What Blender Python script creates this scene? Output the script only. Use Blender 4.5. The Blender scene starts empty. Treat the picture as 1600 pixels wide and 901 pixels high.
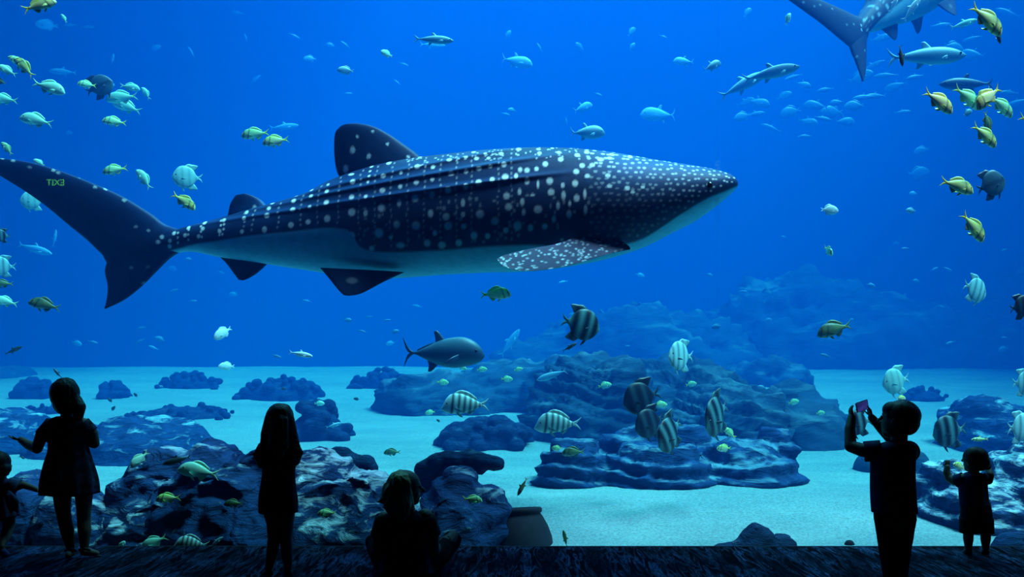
import bpy, bmesh, math, random
import numpy as np
from mathutils import Vector, Matrix, noise

random.seed(7)
S = bpy.context.scene
COL = S.collection

# ------------------------------------------------------------------ camera
EYE = 1.54            # eye height in the dark viewing hall
F = 1400.0            # focal length in pixels of a 1600 px wide frame
HOR = 550.0           # horizon row
cam = bpy.data.cameras.new('camera')
cam.sensor_width = 36.0
cam.lens = 36.0 * F / 1600.0
cam.shift_y = (HOR - 450.5) / 1600.0
cam.clip_end = 300
cam_ob = bpy.data.objects.new('camera', cam)
cam_ob.location = (0, 0, EYE)
cam_ob.rotation_euler = (math.pi / 2, 0, 0)
COL.objects.link(cam_ob)
S.camera = cam_ob

# ------------------------------------------------------------------ light
W = bpy.data.worlds.new('world')
S.world = W
W.use_nodes = True
W.node_tree.nodes['Background'].inputs[0].default_value = (0, 0, 0, 1)
W.node_tree.nodes['Background'].inputs[1].default_value = 0

SUN_E, SUN_C = 17.5, (0.50, 0.72, 0.98)
sun = bpy.data.lights.new('sun', 'SUN')
sun.energy = SUN_E
sun.color = SUN_C
sun.angle = 0.45
sun_ob = bpy.data.objects.new('sun', sun)
sun_ob.rotation_euler = (math.radians(2), math.radians(27), 0)
COL.objects.link(sun_ob)

# long lamp rig over the middle of the tank: brighter water in the middle than at both ends
rig = bpy.data.lights.new('tank_lamps', 'AREA')
rig.shape = 'RECTANGLE'
rig.size, rig.size_y = 15.0, 10.0
rig.energy = 10000.0
rig.color = (0.30, 0.66, 1.0)
rig_ob = bpy.data.objects.new('tank_lamps', rig)
rig_ob.location = (1.5, 20.0, 20.5)
COL.objects.link(rig_ob)

S.view_settings.view_transform = 'Standard'
S.view_settings.look = 'None'
S.view_settings.gamma = 1.0
S.view_settings.use_curve_mapping = False
S.view_settings.exposure = 0.0
cy = S.cycles
cy.use_denoising = True
cy.max_bounces = 6
cy.diffuse_bounces = 3
cy.glossy_bounces = 2
cy.transmission_bounces = 2
cy.transparent_max_bounces = 12
cy.volume_bounces = 3
cy.sample_clamp_indirect = 4.0
cy.caustics_reflective = False
cy.caustics_refractive = False

# ------------------------------------------------------------------ helpers
GLASS_Y = 7.10        # dry face of the acrylic window

def P(px, py, d):
    """world point seen at pixel (px, py) of the 1600x901 frame at depth d"""
    return Vector(((px - 800.0) / F * d, d, EYE - (py - HOR) / F * d))

def sand_z(x, y):
    t = min(1.0, max(0.0, (y - 13.0) / 20.0))
    t = t * t * (3 - 2 * t) * 0.35 + t * 0.65
    z = 1.0 * t
    k = min(1.0, max(0.0, (y - 7.8) / 2.0))
    z -= 0.20 * (1 - k * k * (3 - 2 * k))      # hollow along the foot of the window
    z += k * 0.06 * noise.noise(Vector((x * 0.35, y * 0.25, 1.7)))
    return z

def gd(py, px=800):
    """depth at which the sand is seen at row py"""
    lo, hi = 7.45, 33.0
    for _ in range(30):
        m = (lo + hi) / 2
        r = HOR + F * (EYE - sand_z((px - 800) / F * m, m)) / m
        if r > py: lo = m
        else: hi = m
    return (lo + hi) / 2

def tag(o, label=None, cat=None, group=None, kind=None):
    if label: o['label'] = label
    if cat: o['category'] = cat
    if group: o['group'] = group
    if kind: o['kind'] = kind
    return o

def mesh_obj(name, verts, faces, mat=None, parent=None, smooth=True):
    me = bpy.data.meshes.new(name)
    me.from_pydata([tuple(v) for v in verts], [], faces)
    me.update()
    if smooth:
        me.polygons.foreach_set('use_smooth', [True] * len(me.polygons))
    o = bpy.data.objects.new(name, me)
    if mat: me.materials.append(mat)
    COL.objects.link(o)
    if parent is not None: o.parent = parent
    return o

def box_geo(x0, x1, y0, y1, z0, z1):
    v = [(x, y, z) for x in (x0, x1) for y in (y0, y1) for z in (z0, z1)]
    f = [(0, 1, 3, 2), (4, 6, 7, 5), (0, 4, 5, 1), (2, 3, 7, 6), (0, 2, 6, 4), (1, 5, 7, 3)]
    return v, f

def box(name, x0, x1, y0, y1, z0, z1, mat, parent=None):
    v, f = box_geo(x0, x1, y0, y1, z0, z1)
    return mesh_obj(name, v, f, mat, parent, smooth=False)

def new_mat(name):
    m = bpy.data.materials.new(name)
    m.use_nodes = True
    nt = m.node_tree
    b = nt.nodes['Principled BSDF']
    return m, nt, b

def nd(nt, t, **kw):
    n = nt.nodes.new(t)
    for k, v in kw.items():
        setattr(n, k, v)
    return n

def ramp(nt, fac, stops, interp='LINEAR'):
    r = nd(nt, 'ShaderNodeValToRGB')
    r.color_ramp.interpolation = interp
    e = r.color_ramp.elements
    while len(e) < len(stops): e.new(0.5)
    for i, (p, c) in enumerate(stops):
        e[i].position = p
        e[i].color = tuple(c) + (1,) if len(c) == 3 else c
    nt.links.new(fac, r.inputs[0])
    return r.outputs[0]

def noise_tex(nt, vec, scale, detail=4, rough=0.55, dist=0.0):
    n = nd(nt, 'ShaderNodeTexNoise')
    n.inputs['Scale'].default_value = scale
    n.inputs['Detail'].default_value = detail
    n.inputs['Roughness'].default_value = rough
    n.inputs['Distortion'].default_value = dist
    if vec is not None: nt.links.new(vec, n.inputs['Vector'])
    return n.outputs[0]

def coords(nt, kind='Object', scale=None):
    t = nd(nt, 'ShaderNodeTexCoord')
    if scale is None: return t.outputs[kind]
    m = nd(nt, 'ShaderNodeMapping')
    m.inputs['Scale'].default_value = scale
    nt.links.new(t.outputs[kind], m.inputs[0])
    return m.outputs[0]

def bump(nt, b, h, strength=0.5, dist=0.05):
    n = nd(nt, 'ShaderNodeBump')
    n.inputs['Strength'].default_value = strength
    n.inputs['Distance'].default_value = dist
    nt.links.new(h, n.inputs['Height'])
    nt.links.new(n.outputs[0], b.inputs['Normal'])

def plain(name, col, rough=0.8, spec=0.3, var=0.15, scale=8.0):
    m, nt, b = new_mat(name)
    h = noise_tex(nt, coords(nt), scale)
    c0 = [max(0, c * (1 - var)) for c in col]; c1 = [min(1, c * (1 + var)) for c in col]
    nt.links.new(ramp(nt, h, [(0.3, c0), (0.7, c1)]), b.inputs['Base Color'])
    b.inputs['Roughness'].default_value = rough
    b.inputs['Specular IOR Level'].default_value = spec
    return m

# ------------------------------------------------------------------ setting
def mat_sand():
    m, nt, b = new_mat('sand')
    co = coords(nt)
    big = noise_tex(nt, coords(nt, 'Object', (0.35, 0.8, 1)), 1.0, 5, 0.6)
    fine = noise_tex(nt, co, 38.0, 3, 0.7)
    c = ramp(nt, big, [(0.3, (0.14, 0.25, 0.27)), (0.7, (0.24, 0.36, 0.36))])
    g = ramp(nt, fine, [(0.30, (0.62,) * 3), (0.5, (1.0,) * 3), (0.72, (1.35,) * 3)])
    mx = nd(nt, 'ShaderNodeMix', data_type='RGBA', blend_type='MULTIPLY')
    mx.inputs[0].default_value = 1.0
    nt.links.new(c, mx.inputs[6]); nt.links.new(g, mx.inputs[7])
    nt.links.new(mx.outputs[2], b.inputs['Base Color'])
    b.inputs['Roughness'].default_value = 0.95
    b.inputs['Specular IOR Level'].default_value = 0.1
    rip = noise_tex(nt, coords(nt, 'Object', (0.6, 3.0, 1)), 2.2, 6, 0.65, 0.6)
    bump(nt, b, rip, 0.35, 0.12)
    return m

def mat_water():
    m = bpy.data.materials.new('tank_water')
    m.use_nodes = True
    nt = m.node_tree
    nt.nodes.clear()
    out = nd(nt, 'ShaderNodeOutputMaterial')
    sc = nd(nt, 'ShaderNodeVolumeScatter')
    ab = nd(nt, 'ShaderNodeVolumeAbsorption')
    ad = nd(nt, 'ShaderNodeAddShader')
    sc.inputs['Color'].default_value = (0.0015, 0.24, 1.0, 1)
    sc.inputs['Density'].default_value = 0.026
    sc.inputs['Anisotropy'].default_value = 0.0
    ab.inputs['Color'].default_value = (0.2, 0.76, 0.84, 1)
    ab.inputs['Density'].default_value = 0.11
    nt.links.new(sc.outputs[0], ad.inputs[0]); nt.links.new(ab.outputs[0], ad.inputs[1])
    nt.links.new(ad.outputs[0], out.inputs['Volume'])
    return m

def mat_acrylic():
    m = bpy.data.materials.new('clear_acrylic')
    m.use_nodes = True
    nt = m.node_tree
    nt.nodes.clear()
    out = nd(nt, 'ShaderNodeOutputMaterial')
    tr = nd(nt, 'ShaderNodeBsdfTransparent')
    gl = nd(nt, 'ShaderNodeBsdfAnisotropic')
    gl.inputs['Roughness'].default_value = 0.012
    geo = nd(nt, 'ShaderNodeNewGeometry')
    mul = nd(nt, 'ShaderNodeMath', operation='SUBTRACT')
    mul.inputs[0].default_value = 1.0
    nt.links.new(geo.outputs['Backfacing'], mul.inputs[1])
    m2 = nd(nt, 'ShaderNodeMath', operation='MULTIPLY')
    m2.inputs[1].default_value = 0.06
    nt.links.new(mul.outputs[0], m2.inputs[0])
    mx = nd(nt, 'ShaderNodeMixShader')
    nt.links.new(m2.outputs[0], mx.inputs[0])
    nt.links.new(tr.outputs[0], mx.inputs[1]); nt.links.new(gl.outputs[0], mx.inputs[2])
    nt.links.new(mx.outputs[0], out.inputs['Surface'])
    return m

def mat_floor():
    m, nt, b = new_mat('dark_stone_refl_veins')
    co = coords(nt, 'Object', (9.0, 1.2, 1))
    a = noise_tex(nt, co, 1.6, 6, 0.62, 1.4)
    s = nd(nt, 'ShaderNodeMath', operation='SUBTRACT'); s.inputs[1].default_value = 0.5
    nt.links.new(a, s.inputs[0])
    ab = nd(nt, 'ShaderNodeMath', operation='ABSOLUTE'); nt.links.new(s.outputs[0], ab.inputs[0])
    refl_vein = ramp(nt, ab.outputs[0], [(0.0, (1, 1, 1)), (0.03, (0.25,) * 3), (0.09, (0, 0, 0))])
    patch = noise_tex(nt, coords(nt, 'Object', (5.0, 2.0, 1)), 1.1, 3, 0.5)
    pm = ramp(nt, patch, [(0.4, (0.15,) * 3), (0.65, (1, 1, 1))])
    mm = nd(nt, 'ShaderNodeMath', operation='MULTIPLY')
    nt.links.new(refl_vein, mm.inputs[0]); nt.links.new(pm, mm.inputs[1])
    nt.links.new(ramp(nt, mm.outputs[0], [(0, (0.002, 0.002, 0.004)), (1, (0.02, 0.05, 0.13))]), b.inputs['Base Color'])  # blue reflections of the tank painted into the base colour as veins
    nt.links.new(ramp(nt, mm.outputs[0], [(0, (0.75,) * 3), (1, (0.38,) * 3)]), b.inputs['Roughness'])
    nt.links.new(ramp(nt, mm.outputs[0], [(0, (0.01,) * 3), (1, (0.28,) * 3)]), b.inputs['Specular IOR Level'])
    return m

M = {}
M['sand'] = mat_sand()
M['acrylic'] = mat_acrylic()
M['floor'] = mat_floor()
M['black'] = plain('matt_black_plaster', (0.006, 0.006, 0.008), 0.95, 0.05)
M['tankwall'] = plain('blue_painted_concrete', (0.01, 0.10, 0.28), 0.95, 0.05, 0.05, 0.4)
M['seal'] = plain('dark_sealant', (0.01, 0.012, 0.02), 0.6, 0.3)

def structure(o):
    o['kind'] = 'structure'
    return o

RX = 13.0
structure(box('floor', -RX, RX, -5.3, GLASS_Y + 0.018, -0.45, 0.0, M['floor']))
structure(box('ceiling', -RX, RX, -5.3, 5.2, 5.6, 5.8, M['black']))
# lower soffit over the window, with the riser up to the main ceiling
structure(box('trim_4', -RX, RX, 5.2, GLASS_Y + 0.24, 4.72, 4.85, M['black']))
structure(box('trim_5', -RX, RX, 5.2, 5.3, 4.85, 5.8, M['black']))
structure(box('wall_left', -RX - 0.3, -RX, -5.3, GLASS_Y + 0.3, -0.25, 5.8, M['black']))
structure(box('wall_right', RX, RX + 0.3, -5.3, GLASS_Y + 0.3, -0.25, 5.8, M['black']))
structure(box('wall_back', -RX, RX, -5.3, -5.0, -0.25, 5.8, M['black']))
# frame of the window: header above, cheeks at both ends
structure(box('wall_front', -RX, RX, GLASS_Y, GLASS_Y + 0.24, 4.55, 4.72, M['black']))
structure(box('trim_1', -RX, -10.5, GLASS_Y, GLASS_Y + 0.6, 0.0, 4.72, M['black']))
structure(box('trim_2', 10.5, RX, GLASS_Y, GLASS_Y + 0.6, 0.0, 4.72, M['black']))
structure(box('trim_3', -10.5, 10.5, GLASS_Y + 0.005, GLASS_Y + 0.02, -0.02, 0.002, M['seal']))

SEAM = (1126 - 800) / F * GLASS_Y
edges = [-10.5, SEAM - 8.0, SEAM, SEAM + 8.0 if SEAM + 8 < 10.5 else 10.5]
for i in range(3):
    structure(box('window_%d' % (i + 1), edges[i] + 0.004, edges[i + 1] - 0.004, GLASS_Y + 0.02, GLASS_Y + 0.22, -0.45, 4.55, M['acrylic']))

# tank shell
def tank_wall(name, *a):
    return structure(box(name, *a, M['tankwall']))
tank_wall('wall_tank_back', -29.5, 27.5, 46.0, 46.5, -2, 21)
tank_wall('wall_tank_left', -29.5, -29, GLASS_Y + 0.6, 46.5, -2, 21)
tank_wall('wall_tank_right', 27, 27.5, GLASS_Y + 0.6, 46.5, -2, 21)

# unseen slabs added to block the sun over both tank ends; middle stays open
tank_wall('shade_slab_left', -29.5, -6.0, GLASS_Y + 0.6, 46.5, 20.9, 21.2)
tank_wall('shade_slab_right', 22.0, 27.5, GLASS_Y + 0.6, 46.5, 20.9, 21.2)

def sand():
    xs = np.concatenate([np.linspace(-29, -9, 36), np.linspace(-8.8, 8.8, 180), np.linspace(9, 27, 30)])
    ys = np.concatenate([np.linspace(GLASS_Y + 0.22, 14, 90), np.linspace(14.2, 33.0, 90), [33.6, 34.2, 35, 36, 38, 42, 46]])
    v = []
    for y in ys:
        for x in xs:
            z = sand_z(x, y)
            if y > 33: z -= (y - 33) * 0.30
            if GLASS_Y + 0.5 < y: z += 0.010 * noise.noise(Vector((x * 2.3, y * 5.0, 0)))
            v.append((x, y, z))
    nx = len(xs)
    f = [(j * nx + i, j * nx + i + 1, (j + 1) * nx + i + 1, (j + 1) * nx + i) for j in range(len(ys) - 1) for i in range(nx - 1)]
    o = mesh_obj('sand_bed', v, f, M['sand'])
    tag(o, kind='structure')
sand()

wat = structure(box('water', -28.95, 26.95, GLASS_Y + 0.24, 45.9, -6.0, 20.0, mat_water()))
# ------------------------------------------------------------------ rocks and corals
def uv_ellipsoid(c, r, nu=20, nv=12, rot=None):
    v, f = [], []
    for j in range(nv + 1):
        th = math.pi * j / nv
        for i in range(nu):
            ph = 2 * math.pi * i / nu
            p = Vector((r[0] * math.sin(th) * math.cos(ph), r[1] * math.sin(th) * math.sin(ph), r[2] * math.cos(th)))
            if rot is not None: p = rot @ p
            v.append(p + Vector(c))
    for j in range(nv):
        for i in range(nu):
            a, b2 = j * nu + i, j * nu + (i + 1) % nu
            f.append((a, a + nu, b2 + nu, b2))
    return v, f

def capsule(a, b, ra, rb, n=12, m=4, flat=None):
    """tapered round-ended limb from a to b; flat=(axis, k) squeezes it along a world direction"""
    a, b = Vector(a), Vector(b)
    d = b - a
    L = d.length
    if L < 1e-6: return uv_ellipsoid(a, (ra, ra, ra), n, 8)
    d = d / L
    u = d.orthogonal().normalized(); w = d.cross(u)
    rings = []
    for k in range(m + 1):
        t = math.pi / 2 * k / m
        rings.append((-ra * math.cos(t), ra * math.sin(t)))
    for k in range(1, 4):
        rings.append((L * k / 4, ra + (rb - ra) * k / 4))
    for k in range(m + 1):
        t = math.pi / 2 * k / m
        rings.append((L + rb * math.sin(t), rb * math.cos(t)))
    v, f = [], []
    for (s, r) in rings:
        r = max(r, 1e-4)
        for i in range(n):
            ph = 2 * math.pi * i / n
            off = u * (math.cos(ph) * r) + w * (math.sin(ph) * r)
            if flat is not None:
                ax = Vector(flat[0]); off -= ax * (off.dot(ax) * (1 - flat[1]))
            v.append(a + d * s + off)
    nr = len(rings)
    for j in range(nr - 1):
        for i in range(n):
            f.append((j * n + i, j * n + (i + 1) % n, (j + 1) * n + (i + 1) % n, (j + 1) * n + i))
    f.append(tuple(range(n - 1, -1, -1)))
    f.append(tuple((nr - 1) * n + i for i in range(n)))
    return v, f

def fuse(geos, voxel, smooth=2, name='tmp'):
    """union of closed shells as one continuous surface -> (verts Nx3, faces)"""
    V, Fc = [], []
    for v, f in geos:
        o = len(V)
        V += [tuple(p) for p in v]
        Fc += [tuple(i + o for i in q) for q in f]
    me = bpy.data.meshes.new(name)
    me.from_pydata(V, [], Fc)
    me.update()
    o = bpy.data.objects.new(name, me)
    COL.objects.link(o)
    m = o.modifiers.new('r', 'REMESH'); m.mode = 'VOXEL'; m.voxel_size = voxel
    if smooth:
        s = o.modifiers.new('s', 'SMOOTH'); s.factor = 0.5; s.iterations = smooth
    dg = bpy.context.evaluated_depsgraph_get()
    ev = o.evaluated_get(dg)
    m2 = bpy.data.meshes.new_from_object(ev)
    n = len(m2.vertices)
    co = np.empty(n * 3); m2.vertices.foreach_get('co', co)
    nrm = np.empty(n * 3); m2.vertices.foreach_get('normal', nrm)
    faces = [tuple(p.vertices) for p in m2.polygons]
    bpy.data.objects.remove(o); bpy.data.meshes.remove(me); bpy.data.meshes.remove(m2)
    return co.reshape(-1, 3), nrm.reshape(-1, 3), faces

def mat_rock(name, base, dust_glint, amount, scale=1.0, rot=(0.0, 0.5, 0.0)):
    m, nt, b = new_mat(name)
    tc = nd(nt, 'ShaderNodeTexCoord')
    mp = nd(nt, 'ShaderNodeMapping')
    mp.inputs['Rotation'].default_value = rot
    mp.inputs['Scale'].default_value = (1.0 * scale, 1.0 * scale, 3.2 * scale)
    nt.links.new(tc.outputs['Object'], mp.inputs[0])
    n1 = noise_tex(nt, mp.outputs[0], 1.6, 6, 0.62, 0.8)
    n2 = noise_tex(nt, mp.outputs[0], 5.0, 4, 0.6)
    ba = ramp(nt, n2, [(0.25, [c * 0.55 for c in base]), (0.75, [c * 1.6 for c in base])])
    # pale sand and crust on the ledges, with caustic glints painted in
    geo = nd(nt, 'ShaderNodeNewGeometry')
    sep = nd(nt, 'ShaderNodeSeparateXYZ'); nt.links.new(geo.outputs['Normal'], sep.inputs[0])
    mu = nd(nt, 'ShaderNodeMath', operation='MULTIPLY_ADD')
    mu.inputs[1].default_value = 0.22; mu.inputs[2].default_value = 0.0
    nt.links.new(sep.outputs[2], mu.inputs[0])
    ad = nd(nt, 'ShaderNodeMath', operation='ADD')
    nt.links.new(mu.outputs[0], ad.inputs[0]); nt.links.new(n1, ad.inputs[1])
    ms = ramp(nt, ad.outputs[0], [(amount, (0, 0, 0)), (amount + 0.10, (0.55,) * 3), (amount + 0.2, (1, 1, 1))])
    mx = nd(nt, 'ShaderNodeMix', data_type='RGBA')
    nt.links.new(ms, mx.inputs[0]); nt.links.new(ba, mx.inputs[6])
    mx.inputs[7].default_value = tuple(dust_glint) + (1,)
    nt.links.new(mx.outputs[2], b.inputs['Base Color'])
    b.inputs['Roughness'].default_value = 0.9
    b.inputs['Specular IOR Level'].default_value = 0.15
    bump(nt, b, n1, 0.9, 0.12)
    return m

ROCKB = (0.006, 0.036, 0.115)
M['rock'] = mat_rock('algae_dark_rock', ROCKB, (0.30, 0.55, 0.62), 0.71, 1.6)
M['rock_crust_glint'] = mat_rock('crust_glint_rock', ROCKB, (0.50, 0.75, 0.80), 0.635, 2.2, (0, -0.5, 0.2))
M['ledge'] = mat_rock('layered_ledge_rock', ROCKB, (0.16, 0.34, 0.42), 0.68, 0.8, (0, 0.08, 0))
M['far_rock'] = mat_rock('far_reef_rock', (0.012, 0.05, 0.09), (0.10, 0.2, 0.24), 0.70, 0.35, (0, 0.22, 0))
M['coral'] = mat_rock('dark_coral', (0.006, 0.026, 0.075), (0.06, 0.12, 0.16), 0.75, 3.0)
M['urn'] = plain('dark_fired_clay', (0.012, 0.016, 0.026), 0.8, 0.2, 0.3, 6)

def finish_rock(name, geos, voxel, mat, amp, seed, strata=0.0, label=None, cat='rock', group=None, freq=1.2, smooth=1, tilt=0.3):
    co, nrm, faces = fuse(geos, voxel, smooth)
    out = []
    s = Vector((seed * 3.7, seed * 1.3, seed * 2.1))
    for c, n in zip(co, nrm):
        p = Vector(c)
        q = p * freq + s
        h = noise.fractal(q, 0.72, 2.15, 6) * amp
        if strata:
            t = (p.z + tilt * p.x * 0.5 + 0.25 * noise.noise(p * 0.7 + s)) * 5.0
            h += strata * (abs((t % 1.0) - 0.5) * 2 - 0.5)
        q = p + Vector(n) * h
        ym = GLASS_Y + 0.30 + 0.75 * max(0.0, q.z) + 0.22 * noise.fractal(q * 2.3 + s, 0.9, 2.1, 4)   # stones lean back from the window
        if q.y < ym + 0.4: q.y = ym + 0.4 * math.exp(min(0, (q.y - ym - 0.4) / 0.4))
        q.y = max(q.y, GLASS_Y + 0.27)
        out.append(q)
    zmin = min(v.z for v in out)
    cx = sum(v.x for v in out) / len(out); cyy = sum(v.y for v in out) / len(out)
    org = Vector((cx, cyy, zmin))
    o = mesh_obj(name, [v - org for v in out], faces, mat)
    o.location = org
    return tag(o, label, cat, group)

def ell_px(x0, x1, ytop, ybase, d, depth, tilt=0.0, sink=0.45):
    """ellipsoid whose outline spans these pixels at depth d, its foot sunk in the sand"""
    c = P((x0 + x1) / 2, ybase, d)
    rx = (x1 - x0) / 2 / F * d
    h = (ybase - ytop) / F * d
    rot = Matrix.Rotation(math.radians(tilt), 3, 'Y')
    v, f = uv_ellipsoid((0, 0, 0), (1, 1, 1), 24, 14)
    o = Vector((c.x, d + depth * 0.15, c.z - h * sink))
    out = []
    for p in v:
        q = Vector([math.copysign(abs(t) ** 0.86, t) for t in p])
        q = Vector((q.x * rx, q.y * depth, q.z * h * (1 + sink)))
        out.append(rot @ q + o)
    return out, f

def rock(name, lumps, base, mat, label, amp=0.12, strata=0.0, voxel=0.07, seed=1, cat='rock', group=None, freq=1.2, tilt=0.3):
    """lumps: (x0, x1, ytop, depth_shift, thickness[, tilt]) at ground row base"""
    d0 = gd(base)
    geos = []
    for l in lumps:
        x0, x1, yt, ds, th = l[:5]
        tl = l[5] if len(l) > 5 else 0
        d = d0 + ds
        # same foot on the ground at the shifted depth
        zf = sand_z((x0 + x1) / 2 / F * d, d)
        yb = HOR + F * (EYE - zf) / d
        if yb < yt + 6: yb = yt + 6
        geos.append(ell_px(x0, x1, yt, yb, d, th, tl))
    return finish_rock(name, geos, voxel, mat, amp, seed, strata, label, cat, group, freq, 1, tilt)

def coral_clump(px0, px1, ytop, base, seed, label, knob=0.16, mat='coral', name='coral_head', prof=None, cat='coral', n=34, dd=0.0):
    """cauliflower like colony made of many knobs"""
    rr = random.Random(seed)
    d = gd(base) + dd
    geos = []
    w = (px1 - px0) / F * d; h = (base - ytop) / F * d
    c = P((px0 + px1) / 2, base, d)
    geos.append(uv_ellipsoid((c.x, d, c.z - 0.05), (w * 0.42, w * 0.3, h * 0.72)))
    for i in range(n):
        u = rr.uniform(-1, 1); vv = rr.uniform(-1, 1)
        e = (prof(u) if prof else math.sqrt(max(0, 1 - abs(u) ** 2.6))) * math.sqrt(max(0.05, 1 - vv * vv))
        r = knob * h * rr.uniform(0.7, 1.25)
        x = c.x + u * (w / 2 - r)
        geos.append(uv_ellipsoid((x, d + vv * w * 0.3, c.z + max(0, h * e - r) * rr.uniform(0.82, 1.0)), (r * 1.15, r * 1.1, r), 12, 8))
    vx = max(0.03, h / 26)
    return finish_rock(name, geos, vx, M[mat], 0.02 * h, seed, 0, label, cat, None, 3.0 / h, 1)

def far_rocks():
    coral_clump(148, 206, 590, 623, 3, 'boxy dark coral head on the far sand between the two left girls, hazy', dd=0)
    coral_clump(20, 92, 584, 621, 4, 'hazy coral mound just left of the head of the girl with a side ponytail', n=30)
    coral_clump(36, 112, 625, 646, 5, 'low pointed coral patch beside the left shoulder of the girl with a side ponytail', n=26)
    coral_clump(196, 372, 623, 653, 6, 'long flat coral patch on pale sand right of the girl with a side ponytail', n=46, prof=lambda u: 0.35 + 0.6 * math.exp(-((u - 0.15) / 0.6) ** 2))
    coral_clump(246, 352, 577, 606, 7, 'faint far coral ridge at the sand edge below the shark anal fin, wider of two', n=40)
    coral_clump(370, 508, 583, 623, 8, 'oval blue coral patch above the long haired girl, white fish over it', n=46)
    coral_clump(545, 645, 571, 606, 9, 'rounded coral patch on bright sand under the tail of the large grey jack', n=46)
    coral_clump(440, 552, 621, 682, 10, 'knobbly coral clump right beside the long haired girl\'s head', n=48, prof=lambda u: 1.0 if abs(u) < 0.5 else 0.4)
    coral_clump(676, 836, 645, 696, 11, 'dark bushy coral patch on sand below the barred fish with blunt snout', n=70, knob=0.2, prof=lambda u: 0.3 + 0.7 * math.sqrt(max(0, 1 - (u - 0.1) ** 2)))
    coral_clump(1408, 1482, 600, 627, 12, 'small dark coral mound on far sand right of the pale spadefish above the boy', n=30)
    rock('boulder', [(1160, 1268, 558, 0, 1.6), (1120, 1220, 566, 1.5, 1.5)], 601, M['far_rock'], 'dark blue boulder at the left end of the far right sand strip', 0.25, 0.03, 0.12, 31)
    rock('boulder', [(-60, 40, 574, 0, 1.5)], 590, M['far_rock'], 'faint dark boulder on the far sand at the left border', 0.2, 0.0, 0.12, 32)
    # hazy reef ridge behind everything on the right
    rock('reef_ridge', [(820, 1180, 470, 0, 3.0, 4), (1050, 1500, 430, 2.0, 3.0, 3), (1380, 1800, 440, 2.5, 3.0, -3), (760, 960, 530, -1.0, 2.0), (1250, 1650, 500, -0.5, 1.2)],
         573, M['far_rock'], 'very hazy layered reef wall rising behind the far sand on the right', 0.8, 0.35, 0.26, 33, 'rock', None, 0.35, 0.55)
    rock('reef_slope', [(583, 800, 583, 0, 1.8, 12), (700, 880, 556, 1.2, 2.0, 6), (800, 960, 560, 0.6, 2.0)], 640, M['far_rock'],
         'wedge shaped hazy rock slope behind the barred fish with blunt snout', 0.25, 0.12, 0.11, 34, freq=0.7, tilt=-0.4)
    rock('reef_slope', [(815, 1050, 548, 0, 2.2, 6), (960, 1200, 560, 0.6, 2.2, 8), (1130, 1325, 600, 0.3, 1.8, 10), (1000, 1250, 600, -1.2, 1.4, 8)], 672, M['far_rock'],
         'broad layered reef rock behind the group of dark spadefish', 0.3, 0.16, 0.10, 35, freq=0.7, tilt=0.5)
    rock('boulder', [(1185, 1322, 622, 0, 1.2, 8), (1140, 1230, 600, 0.8, 1.2)], 690, M['far_rock'],
         'smooth dome of rock left of the boy\'s raised phone', 0.10, 0.0, 0.08, 36)
far_rocks()

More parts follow.
